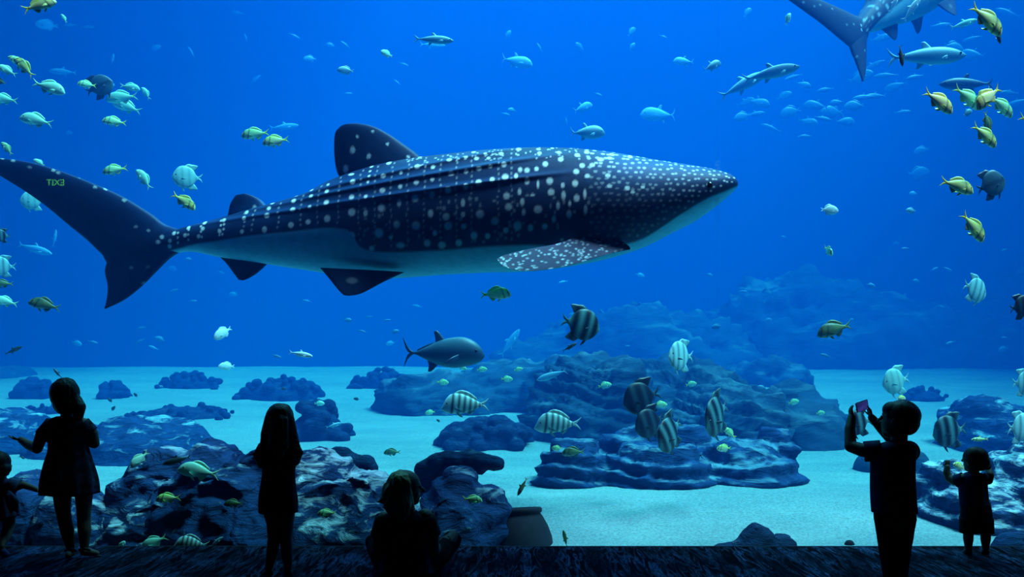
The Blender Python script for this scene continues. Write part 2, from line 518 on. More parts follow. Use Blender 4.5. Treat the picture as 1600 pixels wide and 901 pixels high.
def near_rocks():
    rock('rock_ledge', [(832, 960, 682, 0, 0.8, -4), (930, 1120, 688, -0.1, 0.9, 3), (1080, 1246, 690, 0.1, 0.9, 7), (900, 1180, 662, 0.9, 0.9, 4), (1150, 1235, 668, 0.5, 0.5, 14)],
         752, M['ledge'], 'long low layered rock shelf on the sand under the dark spadefish group', 0.12, 0.085, 0.035, 41, tilt=0.12)
    rock('boulder', [(1170, 1246, 712, 0, 0.35, 6)], 747, M['ledge'], 'small pointed stone at the right end of the layered shelf', 0.06, 0.02, 0.035, 42)
    # left mass
    rock('boulder', [(130, 330, 652, 0, 1.2, 9), (40, 190, 668, 0.3, 1.0)], 712, M['rock'], 'broad smooth boulder behind the right arm of the girl with a side ponytail', 0.12, 0.03, 0.06, 43)
    rock('boulder', [(-60, 70, 640, 0, 1.2, 6), (20, 130, 662, 0.2, 1.0)], 700, M['rock'], 'blue boulder at the left border behind the girl\'s raised hand', 0.12, 0.03, 0.06, 44)
    rock('rock_outcrop', [(145, 320, 690, 0.1, 0.8, 10), (270, 430, 676, 0.3, 0.8, -8), (170, 400, 735, -0.6, 0.6, 10), (330, 470, 712, -0.2, 0.7)], 850, M['rock'],
         'largest dark rock outcrop between the two standing girls', 0.13, 0.05, 0.04, 45, tilt=0.5)
    rock('boulder', [(60, 190, 770, 0, 0.5, -10), (130, 270, 790, -0.2, 0.4, 18)], 862, M['rock_crust_glint'], 'low white-crusted boulder with painted glints behind the legs of the girl with a side ponytail', 0.08, 0.03, 0.03, 46)
    rock('boulder', [(-40, 90, 742, 0, 0.6, 5), (0, 60, 770, -0.3, 0.4)], 850, M['rock'], 'boulder behind the toddler at the left border', 0.08, 0.02, 0.035, 47)
    rock('rock_slope', [(380, 560, 704, 0.2, 0.8, 12), (440, 630, 735, 0, 0.7, 20), (400, 600, 765, -0.6, 0.5, 8), (520, 690, 790, -0.3, 0.5, 18)], 850, M['rock_crust_glint'],
         'white-crusted rock slope with painted glints between the long haired girl and the sitting woman', 0.12, 0.05, 0.04, 48, tilt=-0.5)
    rock('rock_slope', [(640, 745, 725, 0.1, 0.5, 10), (650, 768, 745, 0, 0.5, 26), (640, 762, 795, -0.4, 0.4, 10)], 852, M['rock'],
         'steep dark rock slope right of the sitting woman\'s head', 0.10, 0.04, 0.035, 49, tilt=0.6)
    d = gd(800)
    def lumps(spec, dep, r0, name, label, seed):
        geos = []
        for (x, y, r) in spec:
            c = P(x, y, dep)
            geos.append(uv_ellipsoid(c, (r / F * dep, r0, r / F * dep * 0.85), 14, 9))
        return finish_rock(name, geos, 0.025, M['coral'], 0.03, seed, 0, label, 'coral', None, 3.0, 1)
    lumps([(470, 722, 20), (486, 718, 18), (515, 716, 20), (530, 712, 19), (545, 722, 17), (560, 726, 16), (572, 724, 14), (500, 738, 20), (540, 740, 20), (567, 740, 12), (584, 733, 6)],
          d + 0.35, 0.16, 'coral_head', 'three-lobed coral head on top of the slope beside the long haired girl', 51)
    lumps([(668, 735, 20), (684, 722, 20), (700, 716, 16), (716, 722, 18), (732, 716, 16), (746, 716, 13), (756, 722, 14), (770, 724, 13), (779, 725, 8), (700, 738, 22), (730, 736, 16), (750, 734, 10), (664, 758, 20), (690, 752, 22)],
          d + 0.1, 0.15, 'coral_head', 'lobed coral head reaching right from the top of the steep slope', 52)
    # right group
    rock('boulder', [(1475, 1620, 617, 0.4, 1.0, 6), (1500, 1700, 640, 0, 1.0)], 706, M['rock'], 'large boulder behind the toddler in shorts at the right border', 0.12, 0.05, 0.05, 53)
    rock('rock_ledge', [(1452, 1560, 712, 0.2, 0.6, -14), (1436, 1620, 752, -0.1, 0.6, 8), (1540, 1720, 700, 0, 0.8, 6)], 806, M['rock_crust_glint'],
         'pale-crusted layered rock with painted glints beside the toddler in shorts', 0.10, 0.05, 0.035, 54, tilt=0.25)
    rock('boulder', [(1552, 1640, 833, 0, 0.22)], 872, M['rock'], 'small dark dome of stone at the glass in the right corner', 0.02, 0.0, 0.02, 55)
    rock('stone', [(1336, 1400, 706, 0, 0.3), (1404, 1450, 702, 0.1, 0.3, 10)], 735, M['far_rock'], 'small blue stone on the sand behind the boy\'s elbow and back', 0.03, 0.0, 0.03, 56)
    coral_clump(1112, 1240, 812, 876, 57, 'dark leafy coral clump on the sand close to the glass', n=70, dd=0.45, knob=0.2, prof=lambda u: (0.45 + 0.55 * math.exp(-((u - 0.15) / 0.35) ** 2)) if u < 0.5 else 0.75)
    rock('stone', [(1319, 1336, 843, 0, 0.03)], 851, M['urn'], 'tiny dark stone lying at the foot of the glass', 0.0, 0.0, 0.008, 58)
near_rocks()

def lathe(prof, n=48):
    v, f = [], []
    for (r, z) in prof:
        for i in range(n):
            a = 2 * math.pi * i / n
            v.append((r * math.cos(a), r * math.sin(a), z))
    for j in range(len(prof) - 1):
        for i in range(n):
            f.append((j * n + i, j * n + (i + 1) % n, (j + 1) * n + (i + 1) % n, (j + 1) * n + i))
    return v, f

def urn():
    d = gd(862) + 0.35
    k = d / F
    # outer wall up to the rim and back down inside
    pr = [(0.5, 0), (52, 0), (53, 14), (51, 30), (46, 46), (39, 60), (35, 66), (37.5, 67.5), (38, 73), (36, 75), (32, 74), (31, 68), (34, 60), (41, 45), (46, 30), (48, 14), (47, 4), (0.5, 3)]
    v, f = lathe([(r * k, z * k) for r, z in pr])
    o = mesh_obj('clay_urn', v, f, M['urn'])
    o.location = P(813, 853 + 12, d)
    o.location.z = -0.32
    o.rotation_euler = (-0.14, math.radians(-3), 0)
    tag(o, 'dark round clay urn with a low rim sunk in sand beside the steep rock', 'urn')
urn()
# ------------------------------------------------------------------ whale sharks
def pl(pts, x):
    """smooth interpolation through (x, y) knots, x ascending"""
    if x <= pts[0][0]: return pts[0][1]
    if x >= pts[-1][0]: return pts[-1][1]
    for i in range(len(pts) - 1):
        if pts[i][0] <= x <= pts[i + 1][0]:
            x0, y0 = pts[i]; x1, y1 = pts[i + 1]
            m0 = (y1 - pts[i - 1][1]) / (x1 - pts[i - 1][0]) if i > 0 else (y1 - y0) / (x1 - x0)
            m1 = (pts[i + 2][1] - y0) / (pts[i + 2][0] - x0) if i + 2 < len(pts) else (y1 - y0) / (x1 - x0)
            t = (x - x0) / (x1 - x0); h = x1 - x0
            return ((2 * t ** 3 - 3 * t * t + 1) * y0 + (t ** 3 - 2 * t * t + t) * h * m0 + (-2 * t ** 3 + 3 * t * t) * y1 + (t ** 3 - t * t) * h * m1)

def catmull(pts, n):
    """n points along a smooth curve through pts (tuples of any length)"""
    out = []
    L = len(pts) - 1
    for k in range(n):
        u = k / (n - 1) * L
        i = min(L - 1, int(u)); t = u - i
        p = [pts[max(0, i - 1)], pts[i], pts[i + 1], pts[min(L, i + 2)]]
        out.append(tuple(0.5 * (2 * b + (c - a) * t + (2 * a - 5 * b + 4 * c - d) * t * t + (3 * b - a - 3 * c + d) * t ** 3) for a, b, c, d in zip(*p)))
    return out

def fin_geo(lead, trail, thick, ns=14, nc=8, side=(0, 1, 0)):
    """lens-section blade between a leading and a trailing edge curve (3D points)"""
    A = catmull(lead, ns); B = catmull(trail, ns)
    s = Vector(side)
    v, f = [], []
    for k in range(ns):
        a, b = Vector(A[k]), Vector(B[k])
        u = k / (ns - 1)
        T = thick * (1 - 0.85 * u)
        ring = []
        for j in range(nc + 1):
            t = j / nc
            ring.append(a.lerp(b, t) + s * (T * math.sqrt(max(0, math.sin(math.pi * min(1, t ** 0.7))))))
        for j in range(nc - 1, 0, -1):
            t = j / nc
            ring.append(a.lerp(b, t) - s * (T * math.sqrt(max(0, math.sin(math.pi * min(1, t ** 0.7))))))
        v += ring
    m = 2 * nc
    for k in range(ns - 1):
        for j in range(m):
            f.append((k * m + j, k * m + (j + 1) % m, (k + 1) * m + (j + 1) % m, (k + 1) * m + j))
    f.append(tuple(range(m - 1, -1, -1)))
    f.append(tuple((ns - 1) * m + j for j in range(m)))
    return v, f

def join_geos(geos):
    V, Fc = [], []
    for v, f in geos:
        o = len(V); V += list(v); Fc += [tuple(i + o for i in q) for q in f]
    return V, Fc

def mat_attr(name, rough=0.55, spec=0.35, nscale=30.0, nvar=0.12, bmp=0.1):
    m, nt, b = new_mat(name)
    at = nd(nt, 'ShaderNodeAttribute'); at.attribute_name = 'skin'
    h = noise_tex(nt, coords(nt), nscale, 4, 0.6)
    g = ramp(nt, h, [(0.25, (1 - nvar,) * 3), (0.75, (1 + nvar,) * 3)])
    mx = nd(nt, 'ShaderNodeMix', data_type='RGBA', blend_type='MULTIPLY')
    mx.inputs[0].default_value = 1.0
    nt.links.new(at.outputs['Color'], mx.inputs[6]); nt.links.new(g, mx.inputs[7])
    nt.links.new(mx.outputs[2], b.inputs['Base Color'])
    b.inputs['Roughness'].default_value = rough
    b.inputs['Specular IOR Level'].default_value = spec
    bump(nt, b, h, bmp, 0.02)
    return m

def set_skin(o, cols):
    at = o.data.color_attributes.new('skin', 'FLOAT_COLOR', 'POINT')
    a = np.ones((len(cols), 4), dtype=np.float32)
    a[:, :3] = cols
    at.data.foreach_set('color', a.ravel())

M['shark'] = mat_attr('whale_shark_hide', 0.6, 0.25, 14.0, 0.15, 0.15)
M['eye'] = plain('dark_eye', (0.004, 0.004, 0.006), 0.2, 0.6)

# outline of the big shark in the photograph, columns left to right
TOP = [(230, 372), (265, 362), (300, 352), (345, 341), (400, 325), (440, 315), (480, 302), (520, 282), (580, 262), (640, 250), (700, 243), (760, 237), (830, 234), (900, 236), (960, 243), (1000, 250), (1040, 257), (1080, 263), (1115, 270), (1135, 277), (1147, 287), (1149, 291)]
BOT = [(230, 386), (265, 395), (300, 393), (345, 402), (400, 410), (440, 416), (480, 422), (520, 428), (560, 432), (610, 434), (660, 431), (700, 428), (760, 425), (830, 423), (880, 417), (930, 408), (970, 398), (1010, 384), (1050, 364), (1090, 343), (1120, 321), (1138, 306), (1147, 297), (1149, 292)]
BELLY = [(265, 394), (310, 384), (345, 380), (400, 373), (470, 368), (520, 364), (545, 366), (560, 372), (572, 392), (600, 400), (680, 399), (760, 394), (830, 392), (900, 396), (960, 390), (1000, 378), (1050, 346), (1090, 322), (1120, 309), (1147, 295)]
SD0 = 8.55

def shark_spots():
    rr = random.Random(5)
    sp = []
    big = [(551, 234, 5, 7), (540, 264, 5, 8), (576, 244, 4, 5), (612, 261, 5, 5), (558, 213, 3, 3), (605, 225, 3, 3), (582, 205, 2.5, 2.5), (638, 245, 3, 3), (555, 279, 6, 3),
           (607, 286, 5, 4), (560, 293, 5, 5), (520, 307, 4, 4), (584, 295, 2.5, 2.5), (634, 282, 3, 3), (585, 266, 3.5, 3.5), (585, 276, 2.5, 2.5), (585, 285, 2.5, 2.5), (659, 250, 4, 4), (658, 272, 5, 5), (682, 274, 4, 4), (706, 262, 5, 4), (710, 286, 5.5, 4.5),
           (658, 298, 5, 4.5), (682, 294, 4, 4), (634, 304, 4, 4), (607, 309, 5.5, 4.5), (582, 318, 3.5, 3.5), (560, 318, 5, 4.5), (521, 325, 5, 5), (468, 334, 5, 4.5), (467, 319, 4.5, 4.5), (467, 308, 4, 3), (520, 295, 3, 3),
           (495, 313, 4, 3.5), (492, 301, 4, 3), (495, 331, 3.5, 3.5), (493, 354, 5, 4.5), (466, 358, 5.5, 5.5), (427, 342, 5, 5), (428, 330, 4, 4), (430, 320, 4, 3), (424, 364, 5, 6), (523, 350, 6, 6.5), (561, 341, 7, 7), (582, 343, 4, 6), (606, 336, 6.5, 6.5),
           (633, 329, 4, 7), (657, 323, 6.5, 6.5), (682, 318, 5, 5), (706, 312, 6, 5.5), (732, 307, 4.5, 5.5), (751, 301, 5.5, 5.5), (771, 297, 4.5, 5), (790, 293, 6, 6), (732, 283, 4, 4), (751, 279, 5, 4), (768, 276, 4, 3), (788, 273, 5, 5),
           (812, 282, 4, 5), (822, 283, 5, 5), (849, 273, 5, 5.5), (872, 265, 5, 5), (602, 373, 8, 8.5), (629, 361, 6, 7), (658, 363, 7.5, 7.5), (703, 351, 6.5, 6.5), (706, 364, 7, 7), (680, 346, 5, 7), (728, 348, 4, 5), (728, 331, 4, 7), (753, 348, 7.5, 7.5), (775, 358, 7, 7),
           (792, 322, 6, 6), (795, 338, 6.5, 6), (744, 378, 6, 7), (808, 365, 7.5, 8), (838, 342, 7.5, 7), (857, 317, 6, 6), (855, 300, 6, 6.5), (892, 304, 5.5, 6), (894, 326, 5.5, 6.5), (894, 286, 5.5, 5), (883, 349, 5, 7), (861, 356, 4, 6), (827, 368, 5, 6), (875, 322, 4, 8), (874, 307, 3.5, 5),
           (822, 300, 4.5, 6.5), (806, 292, 3.5, 6), (811, 316, 3.5, 6), (815, 331, 4, 7), (817, 346, 3.5, 6), (867, 337, 3.5, 7), (903, 276, 5, 5), (884, 334, 3, 5), (836, 281, 4, 4.5), (830, 321, 4, 3), (838, 305, 2.5, 8), (848, 366, 5, 5), (906, 320, 3, 9), (907, 343, 3.5, 8),
           (560, 376, 7, 7), (634, 391, 8, 5), (590, 395, 5, 5), (674, 388, 6, 6), (696, 391, 7, 6), (721, 388, 6, 6), (791, 371, 5, 5), (764, 379, 5, 5), (686, 374, 4, 5), (729, 365, 5, 5), (620, 379, 4, 3), (897, 257, 5, 4.5), (931, 265, 6, 4.5), (912, 251, 5, 4), (945, 262, 5, 3.5), (950, 254, 5, 4), (977, 257, 5, 4), (918, 275, 5, 4), (910, 293, 5, 4), (940, 292, 5, 4), (942, 308, 5, 3.5), (968, 311, 5, 4), (991, 309, 4, 3), (976, 317, 4, 3), (870, 252, 4, 4), (841, 253, 4, 4), (810, 244, 5, 4), (840, 244, 4, 3.5), (861, 241, 3, 3), (742, 247, 4, 3), (760, 252, 3, 3), (784, 253, 4, 4), (731, 258, 3.5, 3), (747, 261, 4.5, 3.5), (765, 261, 3.5, 3)]
    for x, y, a, b in big: sp.append((x, y, a * 0.82, b * 0.82, 1.0))
    # columns of smaller dots down the rear body
    for cx in (283, 300, 322, 352, 358, 390, 405, 445, 480, 508, 540, 572, 595, 620, 645, 670, 694, 718, 740, 780, 800):
        t, bt = pl(TOP, cx), pl(BELLY, cx)
        n = max(3, int((bt - t) / 9))
        for k in range(n):
            y = t + 5 + (bt - t - 10) * (k + 0.5) / n
            sp.append((cx + rr.uniform(-1.5, 1.5), y, 1.7, 2.2, 0.32 if cx > 380 else 0.9))
    for x, y in [(247, 378), (253, 370), (271, 378), (277, 366), (270, 386), (296, 370), (300, 358), (318, 372), (324, 360), (325, 350), (352, 365), (357, 347), (388, 366), (390, 345), (392, 335), (398, 324)]:
        sp.append((x, y, 3.0, 3.4, 1.0))
    # small dense dots on the head
    y = 246
    row = 0
    while y < 392:
        x = 915 + (row % 2) * 6
        while x < 1140:
            yy = y + rr.uniform(-2, 2)
            if yy > pl(TOP, x) + 2 and yy < pl(BELLY, x) - 6:
                fade = min(1.0, max(0.22, 1.15 - (yy - pl(TOP, x)) / 90.0))
                k = 1.0 - 0.35 * (x - 915) / 225
                sp.append((x + rr.uniform(-3, 3), yy, 3.2 * k, 2.0 * k, fade * rr.uniform(0.6, 1.0)))
            x += 12.5 - 4.5 * (x - 915) / 225
        y += 8.2
        row += 1
    # dim dots near the shoulder line and along the fin edges
    for i in range(60):
        x = rr.uniform(560, 920); t, bt = pl(TOP, x), pl(BELLY, x)
        sp.append((x, rr.uniform(t + 0.55 * (bt - t), bt - 5), rr.uniform(1.5, 3), rr.uniform(1.5, 3.5), 0.35))
    for i in range(90):
        x = rr.uniform(640, 915); t = pl(TOP, x)
        sp.append((x, t + rr.uniform(3, 30), rr.uniform(1.2, 2.2), rr.uniform(1.0, 1.8), 0.6))
    for x, y in [(4, 247), (20, 251), (46, 261), (83, 266), (91, 270), (126, 276), (165, 295), (194, 313), (148, 292), (212, 354), (232, 360), (205, 418), (231, 417), (224, 442)]:
        sp.append((x, y, 3.2, 2.2, 0.5))
    for x, y in [(550, 438)]:
        sp.append((x, y, 9, 5, 0.3))
    return sp

def hide_colour(PX, PY, nz):
    """albedo of the hide for points given in outline pixels"""
    n = len(PX)
    dark = np.array([0.003, 0.018, 0.075]); mid = np.array([0.006, 0.07, 0.22]); pale = np.array([0.18, 0.68, 0.85]); spot = np.array([0.75, 0.95, 0.95])
    top = np.array([pl(TOP, x) for x in PX]); bel = np.array([pl(BELLY, x) for x in PX])
    # broad paler bands between the long keels
    k1 = 268 + (700 - PX) * 0.20; k2 = 287 + (700 - PX) * 0.155; k3 = 312 + (700 - PX) * 0.115
    band = np.exp(-((PY - (k1 - 9)) / 7.0) ** 2) + np.exp(-((PY - (k2 - 6)) / 6.5) ** 2) + 0.8 * np.exp(-((PY - (k3 - 7)) / 8.0) ** 2)
    line = np.exp(-((PY - k1) / 3.0) ** 2) + np.exp(-((PY - k2) / 3.0) ** 2) + 0.7 * np.exp(-((PY - k3) / 3.0) ** 2)
    band *= np.clip((930 - PX) / 120, 0, 1) * np.clip((PX - 240) / 60, 0, 1)
    line *= np.clip((930 - PX) / 120, 0, 1) * np.clip((PX - 240) / 60, 0, 1)
    head = np.clip((PX - 900) / 60, 0, 1) * np.clip((330 - PY - (PX - 900) * 0.15) / 40, 0, 1)
    w = np.clip(0.45 * band + 0.75 * head + 0.15, 0, 1) * (1 - 0.8 * np.clip(line, 0, 1))
    col = dark[None] * (1 - w[:, None]) + mid[None] * w[:, None] * 1.15
    s = np.zeros(n)
    for (x, y, a, b, st) in SPOTS:
        m = (np.abs(PX - x) < a * 2) & (np.abs(PY - y) < b * 2)
        if not m.any(): continue
        r = np.sqrt(((PX[m] - x) / a) ** 2 + ((PY[m] - y) / b) ** 2)
        s[m] = np.maximum(s[m], np.clip((1.18 - r) / 0.45, 0, 1) * st)
    col = col * (1 - s[:, None]) + spot[None] * s[:, None]
    return col, np.clip((PY - bel) / 3.5 + 0.5, 0, 1), pale

SPOTS = shark_spots()

def px_local(x, y, d, org):
    return P(x, y, d) - org

def build_shark(name, scale_px=None, tail=None, res=(780, 250), detail=True):
    """one continuous hide: body, fins and tail grown together; returns verts (photo space at SD0), colours, faces"""
    NX, NR = res
    org = Vector((0, 0, 0))
    us = np.linspace(0, 1, NX)
    xs = 232 + (1148.8 - 232) * (1 - (1 - us) ** 1.25)
    V, Fc, PXs, PYs = [], [], [], []
    wid = [(232, 9), (265, 14), (300, 20), (345, 27), (400, 36), (480, 50), (560, 64), (640, 76), (720, 85), (800, 92), (880, 96), (950, 96), (1010, 90), (1060, 82), (1100, 72), (1130, 56), (1144, 36), (1149, 8)]
    for i, x in enumerate(xs):
        t, b = pl(TOP, x), pl(BOT, x)
        cyp, h = (t + b) / 2, (b - t) / 2
        w = pl(wid, x)
        dd = SD0 + 0.35 * ((1000 - min(x, 1000)) / 800) ** 2
        for j in range(NR):
            # denser around; angle 0 = top
            a = 2 * math.pi * j / NR
            ca, sa = math.cos(a), math.sin(a)
            # fuller flank, flatter belly
            hh = h * (abs(ca) ** 0.92) * (1 if ca > 0 else -1)
            ww = w * (abs(sa) ** 0.85) * (1 if sa > 0 else -1)
            py = cyp - hh
            # the three keels stand proud of the flank
            kk = 0
            if 260 < x < 900:
                for kc in (268 + (700 - x) * 0.20, 287 + (700 - x) * 0.155, 312 + (700 - x) * 0.115):
                    kk += math.exp(-((py - kc + 4) / 3.5) ** 2)
                kk *= min(1, (900 - x) / 120, (x - 260) / 60)
            ww *= 1 + 0.05 * kk
            p = P(x, py, dd)
            p.y += ww / F * SD0
            V.append(p); PXs.append(x); PYs.append(py)
    for i in range(NX - 1):
        for j in range(NR):
            Fc.append((i * NR + j, i * NR + (j + 1) % NR, (i + 1) * NR + (j + 1) % NR, (i + 1) * NR + j))
    Fc.append(tuple(range(NR - 1, -1, -1)))
    Fc.append(tuple((NX - 1) * NR + j for j in range(NR)))
    nbody = len(V)
    def T(p, d=None):
        return P(p[0], p[1], d if d else SD0 + 0.35 * ((1000 - min(p[0], 1000)) / 800) ** 2)
    fins = []
    def fin(lead, trail, th, ns=60, nc=40, side=(0, 1, 0)):
        fins.append(fin_geo([tuple(T(p)) if len(p) == 2 else tuple(P(*p)) for p in lead], [tuple(T(p)) if len(p) == 2 else tuple(P(*p)) for p in trail], th, ns, nc, side))
    # first dorsal fin
    fin([(672, 262), (655, 243), (632, 226), (610, 211), (585, 198), (562, 193), (545, 193)], [(560, 300), (540, 286), (528, 272), (523, 250), (522, 225), (524, 207), (532, 197)], 0.10)
    fin([(560, 278), (540, 277), (524, 281)], [(540, 292), (524, 288), (512, 290)], 0.03, 12, 8)
    # second dorsal
    fin([(425, 332), (410, 314), (396, 306), (383, 302)], [(352, 352), (356, 335), (360, 318), (368, 305)], 0.045, 30, 16)
    fin([(380, 345), (362, 336), (343, 342)], [(378, 352), (358, 346), (343, 344)], 0.02, 10, 6)
    # anal fin
    fin([(425, 405), (405, 424), (390, 434), (380, 438)], [(340, 398), (354, 412), (366, 428), (373, 437)], 0.035, 30, 16)
    # pelvic fins
    for s in (-1, 1):
        fin([(632, 425, SD0 + 0.20 * s), (600, 440, SD0 + 0.22 * s), (565, 458, SD0 + 0.24 * s), (545, 462, SD0 + 0.25 * s)],
            [(500, 418, SD0 + 0.18 * s), (515, 436, SD0 + 0.20 * s), (528, 452, SD0 + 0.23 * s), (537, 461, SD0 + 0.245 * s)], 0.04, 40, 24)
    tl = tail
    if tl is None:
        tl = dict(up_lead=[(300, 362), (262, 352), (235, 333), (190, 306), (140, 284), (95, 267), (45, 253), (-10, 246), (-62, 244)],
                  up_trail=[(262, 400), (180, 416), (158, 396), (135, 374), (108, 352), (72, 322), (35, 296), (-12, 268), (-56, 249)],
                  lo_lead=[(292, 388), (268, 402), (245, 424), (222, 447), (195, 468), (166, 482)],
                  lo_trail=[(235, 358), (178, 398), (164, 420), (168, 445), (167, 465), (163, 482)])
    fin(tl['up_lead'], tl['up_trail'], 0.085, 150, 50)
    fin(tl['lo_lead'], tl['lo_trail'], 0.075, 60, 40)
    # pectoral fins: the near one sweeps back and down, the far one mirrors it
    near = ([(985, 388, 8.13), (950, 396, 8.02), (900, 411, 7.92), (850, 421, 7.82), (810, 422, 7.74), (785, 415, 7.70)],
            [(935, 362, 8.14), (905, 368, 8.06), (872, 380, 7.98), (830, 388, 7.88), (792, 397, 7.78), (776, 404, 7.72)])
    nv0 = sum(len(g[0]) for g in fins)
    fin(near[0], near[1], 0.035, 130, 60, (0, 0.55, 0.83))
    npect = len(fins[-1][0])
    far = [[tuple(Vector((p.x, 2 * SD0 - p.y, p.z + 0.22 * (2 * SD0 - p.y - SD0) / 0.8))) for p in (P(*q) for q in e)] for e in near]
    fins.append(fin_geo(far[0], far[1], 0.035, 40, 16, (0, 0.55, -0.83)))
    for v, f in fins:
        o = len(V)
        V += [Vector(p) for p in v]; Fc += [tuple(i + o for i in q) for q in f]
    PX = np.empty(len(V)); PY = np.empty(len(V))
    for i, p in enumerate(V):
        PX[i] = 800 + p.x / p.y * F; PY[i] = HOR - (p.z - EYE) / p.y * F
    PX[:nbody] = PXs; PY[:nbody] = PYs
    col, bel, pale = hide_colour(PX, PY, None)
    b = bel.copy(); b[nbody:] = 0
    # patch of uneven blotches where the belly meets the flank
    col = col * (1 - b[:, None]) + pale[None] * b[:, None]
    # pectoral fins carry dense small pale dots on a paler blue
    i0 = nbody + nv0
    rr = random.Random(9)
    q = slice(i0, len(V))
    base = np.array([0.004, 0.035, 0.11])
    c2 = np.tile(base, (len(V) - i0, 1))
    X, Y = PX[q], PY[q]
    # root darkest, trailing edge darker
    s = np.zeros(len(c2))
    s_near = np.arange(len(c2)) < npect
    for k in range(230):
        x = rr.uniform(775, 975); y0 = 415 - (x - 790) * 0.17; y = y0 + rr.uniform(-24, 24)
        a, bb = rr.uniform(1.7, 2.8), rr.uniform(1.1, 1.7)
        m = (np.abs(X - x) < 8) & (np.abs(Y - y) < 6) & s_near
        if not m.any(): continue
        r = np.sqrt(((X[m] - x) / a) ** 2 + ((Y[m] - y) / bb) ** 2)
        s[m] = np.maximum(s[m], np.clip((1.2 - r) / 0.5, 0, 1) * rr.uniform(0.4, 0.9))
    c2 = c2 * (1 - s[:, None]) + np.array([0.45, 0.8, 0.9])[None] * s[:, None]
    col[q] = c2
    return V, Fc, col

def place_mesh(name, V, Fc, col, mat, org):
    o = mesh_obj(name, [p - org for p in V], Fc, mat)
    o.location = org
    set_skin(o, col)
    return o

def sharks():
    V, Fc, col = build_shark('whale_shark')
    org = P(760, 330, SD0)
    o = place_mesh('whale_shark', V, Fc, col, M['shark'], org)
    tag(o, 'huge spotted whale shark swimming right across the middle of the tank', 'shark')
    for s in (-1, 1):
        p = P(1092, 303, SD0); p.y += s * 78 / F * SD0 * 0.93
        v, f = uv_ellipsoid((0, 0, 0), (0.035, 0.025, 0.035), 16, 10)
        e = mesh_obj('eye', v, f, M['eye'], o); e.location = p - org
    # mouth slit at the tip of the snout
    # second animal high up and farther off, only its tail end in the frame
    tl = dict(up_lead=[(300, 362), (276, 352), (240, 326), (190, 290), (140, 256), (95, 228), (62, 208), (49, 203)],
              up_trail=[(262, 405), (218, 404), (190, 372), (160, 330), (130, 294), (98, 256), (68, 224), (52, 208)],
              lo_lead=[(292, 388), (268, 402), (248, 420), (228, 440), (208, 456), (191, 466)],
              lo_trail=[(240, 356), (212, 384), (204, 404), (200, 426), (194, 448), (189, 465)])
    V2, F2, col2 = build_shark('whale_shark', tail=tl, res=(160, 64))
    hub = P(262, 378, SD0 + 0.3)
    D2 = 13.5
    k = 0.75 * D2 / SD0
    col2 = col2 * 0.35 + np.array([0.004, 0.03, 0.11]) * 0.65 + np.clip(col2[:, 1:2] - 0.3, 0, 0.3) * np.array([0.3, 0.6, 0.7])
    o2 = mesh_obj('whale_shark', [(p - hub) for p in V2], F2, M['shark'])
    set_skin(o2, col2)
    o2.location = P(1341, 48, D2)
    o2.scale = (k, k, k)
    o2.rotation_euler = (math.radians(-18), math.radians(-28), math.radians(50))
    tag(o2, 'second whale shark leaving at the top right, only tail and rear body in view', 'shark')
    for s in (-1, 1):
        p = P(1092, 303, SD0); p.y += s * 78 / F * SD0 * 0.93
        v, f = uv_ellipsoid((0, 0, 0), (0.035, 0.025, 0.035), 10, 6)
        e = mesh_obj('eye', v, f, M['eye'], o2); e.location = p - hub
sharks()
# ------------------------------------------------------------------ fish
# each kind: length 1 along +X (snout at +0.5, tail tip at -0.5), Z up
M['fish'] = mat_attr('fish_scales', 0.45, 0.4, 40.0, 0.10, 0.05)

def fish_geo(prof, fins, nx=44, nr=20):
    """prof: (x, top, bottom, half width) from tail root to snout"""
    tp = [(p[0], p[1]) for p in prof]; bt = [(p[0], p[2]) for p in prof]; wd = [(p[0], p[3]) for p in prof]
    x0, x1 = prof[0][0], prof[-1][0]
    V, Fc = [], []
    for i in range(nx):
        u = i / (nx - 1)
        x = x0 + (x1 - x0) * math.sin(u * math.pi / 2) ** 0.9
        t, b, w = pl(tp, x), pl(bt, x), max(0.004, pl(wd, x))
        c, h = (t + b) / 2, max(0.004, (t - b) / 2)
        for j in range(nr):
            a = 2 * math.pi * j / nr
            V.append(Vector((x, w * math.sin(a), c + h * math.cos(a))))
    for i in range(nx - 1):
        for j in range(nr):
            Fc.append((i * nr + j, i * nr + (j + 1) % nr, (i + 1) * nr + (j + 1) % nr, (i + 1) * nr + j))
    Fc.append(tuple(range(nr - 1, -1, -1))); Fc.append(tuple((nx - 1) * nr + j for j in range(nr)))
    nb = len(V)
    for lead, trail, th in fins:
        side = (0, 1, 0)
        if any(len(p) == 3 for p in lead): side = (0.0, 0.6, 0.8)
        L3 = [p if len(p) == 3 else (p[0], 0, p[1]) for p in lead]
        T3 = [p if len(p) == 3 else (p[0], 0, p[1]) for p in trail]
        v, f = fin_geo(L3, T3, th, 12, 5, side)
        o = len(V); V += v; Fc += [tuple(i + o for i in q) for q in f]
    return V, Fc, nb

def pect(x, z, w, L, drop, h=0.05):
    out = []
    for s in (-1, 1):
        out.append(([(x, s * w * 0.8, z + h * 0.4), (x - L * 0.5, s * (w + L * 0.45), z - drop * 0.4 + h * 0.3), (x - L, s * (w + L * 0.6), z - drop)],
                    [(x - 0.01, s * w * 0.8, z - h), (x - L * 0.45, s * (w + L * 0.3), z - drop * 0.8 - h * 0.4), (x - L * 0.95, s * (w + L * 0.55), z - drop - 0.01)], 0.006))
    return out

